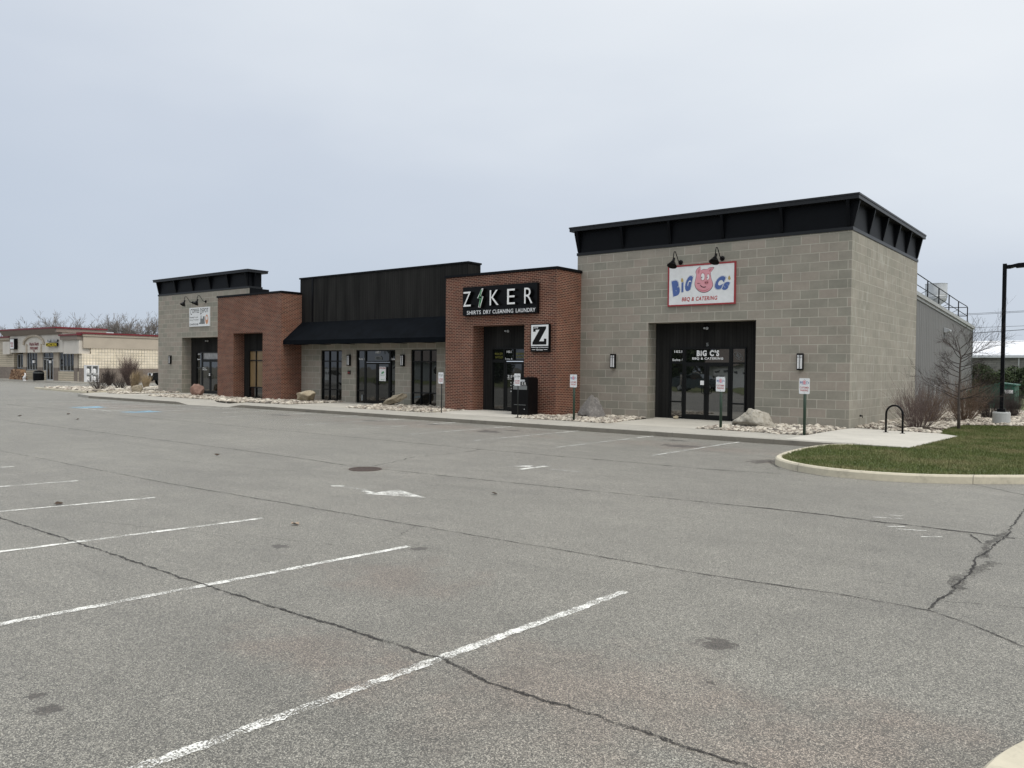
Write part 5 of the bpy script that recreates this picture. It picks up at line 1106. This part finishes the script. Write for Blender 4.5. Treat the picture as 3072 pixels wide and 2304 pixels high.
# firewood pile
fw = empty('firewood_pile', (-92.7, fy-.9, G0+.12), 'heap of split firewood stacked below the food shop window', 'firewood'); random.seed(3)
q1 = MB(); q2 = MB(); row = 0; z_ = .22
for row in range(8):
    for i in range(24-row):
        x_ = -94.6+row*.08+i*.165+random.uniform(-.03, .03); zz_ = G0+.2+row*.14+random.uniform(-.02, .02); a_ = random.uniform(0, 6.28)
        P_ = [(x_+.095*math.cos(a_+k*2.094+random.uniform(-.2, .2)), zz_+.085*math.sin(a_+k*2.094)) for k in range(3)]
        (q1 if random.random() < .6 else q2).prism(P_, fy-1.25, fy-.75, lambda a, b, h: (a, h, b))
q1.build('logs', basic('split_wood', (.36, .23, .14), .9, var=.3, scale=6), fw); q2.build('dark_logs', basic('log_bark', (.14, .075, .045), .9, var=.3), fw)
bn = empty('trash_bin', (-87.1, fy-1.0, G0+.12), 'dark round topped trash bin by the food shop door', 'bin'); MB().lathe([(.50, 0), (.54, .1), (.54, .86), (.44, 1.0), (.22, 1.08), (.03, 1.1)], bn.location, 24).build('body', 'black', bn, smooth=False); MB().lathe([(.56, .80), (.56, .86)], bn.location, 24).build('rim', 'grey', bn)
gs = empty('goose_statue', (-88.2, fy-2.0, G0+.1), 'small white goose statue standing beside the trash bin', 'statue'); p_ = Vector(gs.location)
MB().tube([p_+Vector(q) for q in [(-.25, 0, .12), (-.15, 0, .2), (0, 0, .3), (.15, 0, .45), (.22, 0, .6), (.20, 0, .75), (.05, 0, .82)]], [.04, .14, .18, .13, .07, .06, .03], 10).build('body', 'white', gs, smooth=True); MB().box(p_.x-.15, p_.x+.15, p_.y-.1, p_.y+.1, p_.z-.05, p_.z+.1).build('base', 'white', gs)
# propane cage
pc = empty('propane_cage', (-78.3, 10.65, G0), 'white framed gas bottle cage by the food shop corner', 'cage')
q = MB(); 
for yy in (10.05, 10.6, 10.66, 11.3): q.box(-78.3, -78.24, yy, yy+.05, G0+.08, 1.66)
for zz_ in (G0+.08, .75, 1.6): q.box(-78.3, -78.23, 10.05, 11.35, zz_, zz_+.07)
q.box(-78.75, -78.3, 10.05, 10.09, G0+.08, 1.66).box(-78.75, -78.3, 11.31, 11.35, G0+.08, 1.66).box(-78.75, -78.2, 10.05, 11.35, 1.66, 1.71); q.build('frame', 'white', pc)
bx(-78.72, -78.68, 10.1, 11.3, G0+.1, 1.6).build('back_mesh', 'trimgrey', pc)
for i, (yy, zz_) in enumerate([(10.3, .05), (10.95, .05), (10.3, .85), (10.95, .85)]): MB().lathe([(.12, 0), (.2, .06), (.2, .38), (.12, .46), (.08, .5)], (-78.48, yy, zz_), 12).build('gas_bottle', 'offwhite', pc)
bx(-78.21, -78.18, 10.58, 10.68, .7, .85).build('lock', 'signblack', pc)
wr = empty('wave_bicycle_rack', (-78.2, 12, G0), 'dark wavy bicycle rack before the food shop side wall', 'bicycle rack')
pts = []
for i in range(3):
    y0_ = 11.62+i*.3
    pts += [(-78.2, y0_, G0), (-78.2, y0_, .65), (-78.2, y0_+.05, .8), (-78.2, y0_+.12, .8), (-78.2, y0_+.16, .65), (-78.2, y0_+.16, .1)]
MB().tube(pts, .03, 6).build('tube', 'signblack', wr)
# ------------------------------------------------------------------ vehicles
def wheel(e_, x, y, z, r, w_, axis='Y'):
    Mx = Matrix.Rotation(math.pi/2, 3, 'X') if axis == 'Y' else Matrix.Rotation(math.pi/2, 3, 'Y')
    t_ = MB().lathe([(r*.6, -w_/2), (r*.93, -w_/2), (r, -w_*.35), (r, w_*.35), (r*.93, w_/2), (r*.6, w_/2)], (x, y, z), 24, Mx).build('wheel', 'signblack', e_, smooth=False)
    MB().lathe([(r*.1, -w_/2-.01), (r*.58, -w_/2-.01), (r*.6, w_/2+.01), (r*.1, w_/2+.01)], (x, y, z), 12, Mx).build('rim', 'alu', t_)
def vehicle(loc, rz_, col, label, name, cat, truck=True):
    e_ = empty(name, loc, label, cat); e_['_local'] = 1; e_.rotation_euler.z = rz_; e_.scale = (1, 1, 1)
    pm = basic('car_paint_'+name, col, .25, .2, .05)
    hw = .98; 
    # local: front towards -y, length along y
    if truck: side_ = [(-2.9, .55), (-2.95, .95), (-2.85, 1.22), (-1.55, 1.32), (-1.0, 1.88), (.55, 1.9), (.85, 1.35), (2.85, 1.35), (2.9, .6), (2.2, .5), (-2.2, .5)]
    else: side_ = [(-2.25, .4), (-2.3, .75), (-2.15, 1.0), (-1.2, 1.12), (-.55, 1.62), (1.3, 1.68), (2.0, 1.2), (2.25, 1.05), (2.28, .45), (1.8, .35), (-1.8, .35)]
    MB().prism(side_[::-1], -hw, hw, lambda a, b, h: (h, a, b)).build('body', pm, e_)
    if truck:
        gp = [(-1.5, 1.36), (-1.02, 1.84), (.5, 1.85), (.76, 1.38)]; yy = -2.96
        bx(-.55, .55, yy-.03, yy+.05, .82, 1.17).build('grille', 'signblack', e_)
        for s_ in (-1, 1): bx(s_*.6, s_*.95, yy-.02, yy+.1, .93, 1.15).build('headlight', 'white', e_); bx(s_*.55, s_*.9, yy-.1, yy-.06, .55, .68).build('fog_lamp', 'white', e_)
        bx(-1.0, 1.0, yy-.1, yy+.1, .45, .78).build('bumper', 'blackgloss', e_); bx(-.58, .58, yy-.045, yy-.03, 1.17, 1.21).build('grille_trim', 'galv', e_)
        ys_ = (-1.95, 1.9); wr_ = .42
    else:
        gp = [(-1.1, 1.14), (-.52, 1.56), (1.25, 1.6), (1.8, 1.2)]; yy = -2.3; ys_ = (-1.45, 1.4); wr_ = .36
        for s_ in (-1, 1): bx(s_*.6, s_*.92, yy-.02, yy+.1, .72, .88).build('headlight', 'white', e_)
        bx(-.95, .95, yy-.06, yy+.1, .38, .6).build('bumper', 'grey', e_)
    for s_ in (-1, 1):
        MB().prism(gp[::-1], s_*hw-.012, s_*hw+.012, lambda a, b, h: (h, a, b)).build('side_window', 'glassA', e_)
        for y_ in ys_: wheel(e_, s_*(hw-.08), y_, wr_, wr_, .26, 'X')
    a_, b_ = gp[0], gp[1]
    MB().add([(-.85, a_[0]-.06, a_[1]+.02), (.85, a_[0]-.06, a_[1]+.02), (.75, b_[0]-.05, b_[1]+.03), (-.75, b_[0]-.05, b_[1]+.03)], [(0, 1, 2, 3)]).build('windscreen', 'glassA', e_)
    return e_
vehicle((-64.2, 12.9, G0), -.30, (.012, .013, .014), 'black pickup truck nose showing beside the far left tower', 'pickup_truck', 'truck')
vehicle((-58, -25.5, G0), .5, (.62, .63, .64), 'white van mirrored in the left window of the awning front', 'van', 'van', False)
vehicle((-26.5, -43.5, G0), math.pi/2-.1, (.08, .10, .11), 'grey sport utility car mirrored in the tower door glass', 'sport_utility_car', 'car', False)
# ------------------------------------------------------------------ houses across the street (mirrored in the shop glass)
def house(x, y, w_, d, h, wallc, roofc, label, garage=True):
    e_ = empty('house', (x, y, G0), label, 'house', 'houses across the street mirrored in the glass')
    bx(x-w_/2, x+w_/2, y-d, y, G0, h).build('wall', basic('house_wall', wallc, .8), e_)
    MB().prism([(y+.5, h), (y-d-.5, h), (y-d/2, h+d*.22)], x-w_/2-.4, x+w_/2+.4, lambda a, b, hh: (hh, a, b)).build('roof', basic('house_roof', roofc, .9), e_)
    if garage:
        g_ = bx(x-w_/2+.5, x-w_/2+5.2, y, y+.05, G0, 2.15).build('garage_door', 'white', e_)
        for i in range(4): bx(x-w_/2+.8+i*1.1, x-w_/2+1.5+i*1.1, y+.05, y+.07, 1.55, 1.85).build('pane', 'glassB', g_)
    for k in range(2): f_ = bx(x+w_*.1+k*2.6, x+w_*.1+k*2.6+1.4, y, y+.06, .9, 2.1).build('window', 'white', e_); bx(x+w_*.1+k*2.6+.1, x+w_*.1+k*2.6+1.3, y+.06, y+.08, 1.0, 2.0).build('pane', 'glassB', f_)
house(-24, -57, 15, 9, 2.5, (.50, .50, .48), (.12, .10, .085), 'white house with a garage door across the street')
house(-48, -57, 15, 9, 2.5, (.30, .27, .22), (.10, .10, .10), 'tan house with grey roof across the street')
house(-76, -58, 16, 9, 2.6, (.38, .40, .41), (.14, .12, .11), 'pale grey house with brown roof across the street')
house(2, -60, 15, 9, 2.6, (.34, .22, .17), (.10, .09, .09), 'brick coloured house across the street behind the camera')
for i, (x_, y_, h_) in enumerate([(-33.5, -54, 7), (-62, -60, 10), (-14, -62, 11), (-88, -64, 11), (-38, -72, 12), (-54, -73, 11)]):
    leafy((x_, y_, G0), (h_*.55, h_*.55, h_), ['narrow conifer between the white and tan houses', 'broad evergreen between the tan and grey houses', 'tall evergreen right of the white house', 'tall evergreen beyond the grey house', 'tall evergreen behind the tan house roof', 'dark evergreen at the back of the tan house'][i], 6000, 40+i, 'evergreen', ls=.22, name='evergreen_tree', cat='tree', group='trees across the street mirrored in the glass', parts=('crown',))
# ------------------------------------------------------------------ far bare trees behind the food shop
protos = []
for s_ in range(4):
    random.seed(60+s_); e_ = empty('bare_tree', (0, 0, G0), 'x', 'tree', 'bare trees beyond the food shop'); acc = []; H_ = 10
    trunk = [Vector((0, 0, -.2)), Vector((.1, 0, 1.5)), Vector((.2, .1, 3.0))]
    for k in range(7):
        a = k*.9+random.uniform(-.3, .3); branch(acc, Vector((.15, .05, 1.6+k*.22)), Vector((math.cos(a)*.75, math.sin(a)*.75, 1)).normalized(), 4.4, .12, 5, .62, 3, .15, .10, .62, .018, 4)
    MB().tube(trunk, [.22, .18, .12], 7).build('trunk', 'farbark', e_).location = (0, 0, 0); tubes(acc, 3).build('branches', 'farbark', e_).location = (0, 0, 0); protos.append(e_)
TL = [(-141, 16.5, 8.8), (-134.2, 22.4, 8.6), (-136.5, 25.0, 8.4), (-132.6, 27.2, 9.4), (-131.4, 29.4, 9.7), (-133, 31.5, 8.2), (-130.5, 33.0, 8.6), (-129.6, 34.6, 9.3), (-128.6, 36.2, 9.8), (-127.9, 37.8, 10.1), (-127.2, 39.2, 10.3), (-126.5, 40.8, 9.9), (-125.8, 42.4, 9.0), (-129, 44, 8.6), (-135, 34, 8.6), (-133, 39, 9)]
names = ['bare tree at the photo\'s left edge over the food shop', 'bare tree above the left end of the food shop parapet', 'low bare tree just left of the gable cornice', 'bare tree over the left half of the arched gable', 'tallest bare tree over the arched gable', 'low bare tree over the right end of the gable cornice', 'thin bare tree right after the gable cornice', 'bare tree over the start of the shop side wall', 'bare tree over the propane cage end of the side wall', 'bare tree over the middle of the shop side wall', 'tallest bare tree over the shop side wall', 'wide bare tree over the far part of the side wall', 'bare tree nearest the left grey tower', 'bare tree half hidden by the left grey tower', 'smaller bare tree set back behind the side wall start', 'smaller bare tree set back behind the side wall middle']
for i, (x_, y_, h_) in enumerate(TL):
    if i < 4: t_ = protos[i]
    else: t_ = copy_tree(protos[i % 4])
    t_.location = (x_, y_, G0); s_ = h_/11.6; t_.scale = (s_, s_, s_); t_.rotation_euler.z = i*1.3; t_['label'] = names[i]
# small litter on asphalt
MA['paper'] = basic('tan_leaf', (.35, .27, .2), .9)
def litter(x, y, s_, label, mat='leaf', name='dead_leaf'):
    random.seed(int(abs(x*91))); P_ = [(x+s_*math.cos(t)*random.uniform(.5, 1), y+s_*math.sin(t)*random.uniform(.5, 1), G0+.01+random.uniform(0, s_*.55)) for t in np.linspace(0, 6.28, 8, endpoint=False)]
    q_ = MB().add(P_+[(x, y, G0+.012)], [(i, (i+1) % 8, 8) for i in range(8)]); tag(q_.build(name, mat), label, 'leaf', 'dead leaves on the asphalt')
for a in [(-25.3, -15.25, .10, 'dark leaf on the asphalt at the photo\'s far left'), (-25.4, -13.5, .09, 'dark leaf farther off on the left asphalt'), (-22.13, -14.56, .10, 'dark leaf nearer than its neighbour on the left asphalt'), (-8.41, -17.42, .08, 'curled dark leaf left of the storm drain'), (-.5, -17.41, .07, 'small dark leaf right of the painted arrow'), (-4.47, -22.26, .07, 'dark leaf lying on a parking line at the left')]: litter(*a)
litter(-.82, -20.94, .07, 'tan leaf on bare asphalt in the left foreground', 'paper')
for o in bpy.data.objects:
    if '_local' in o: del o['_local']
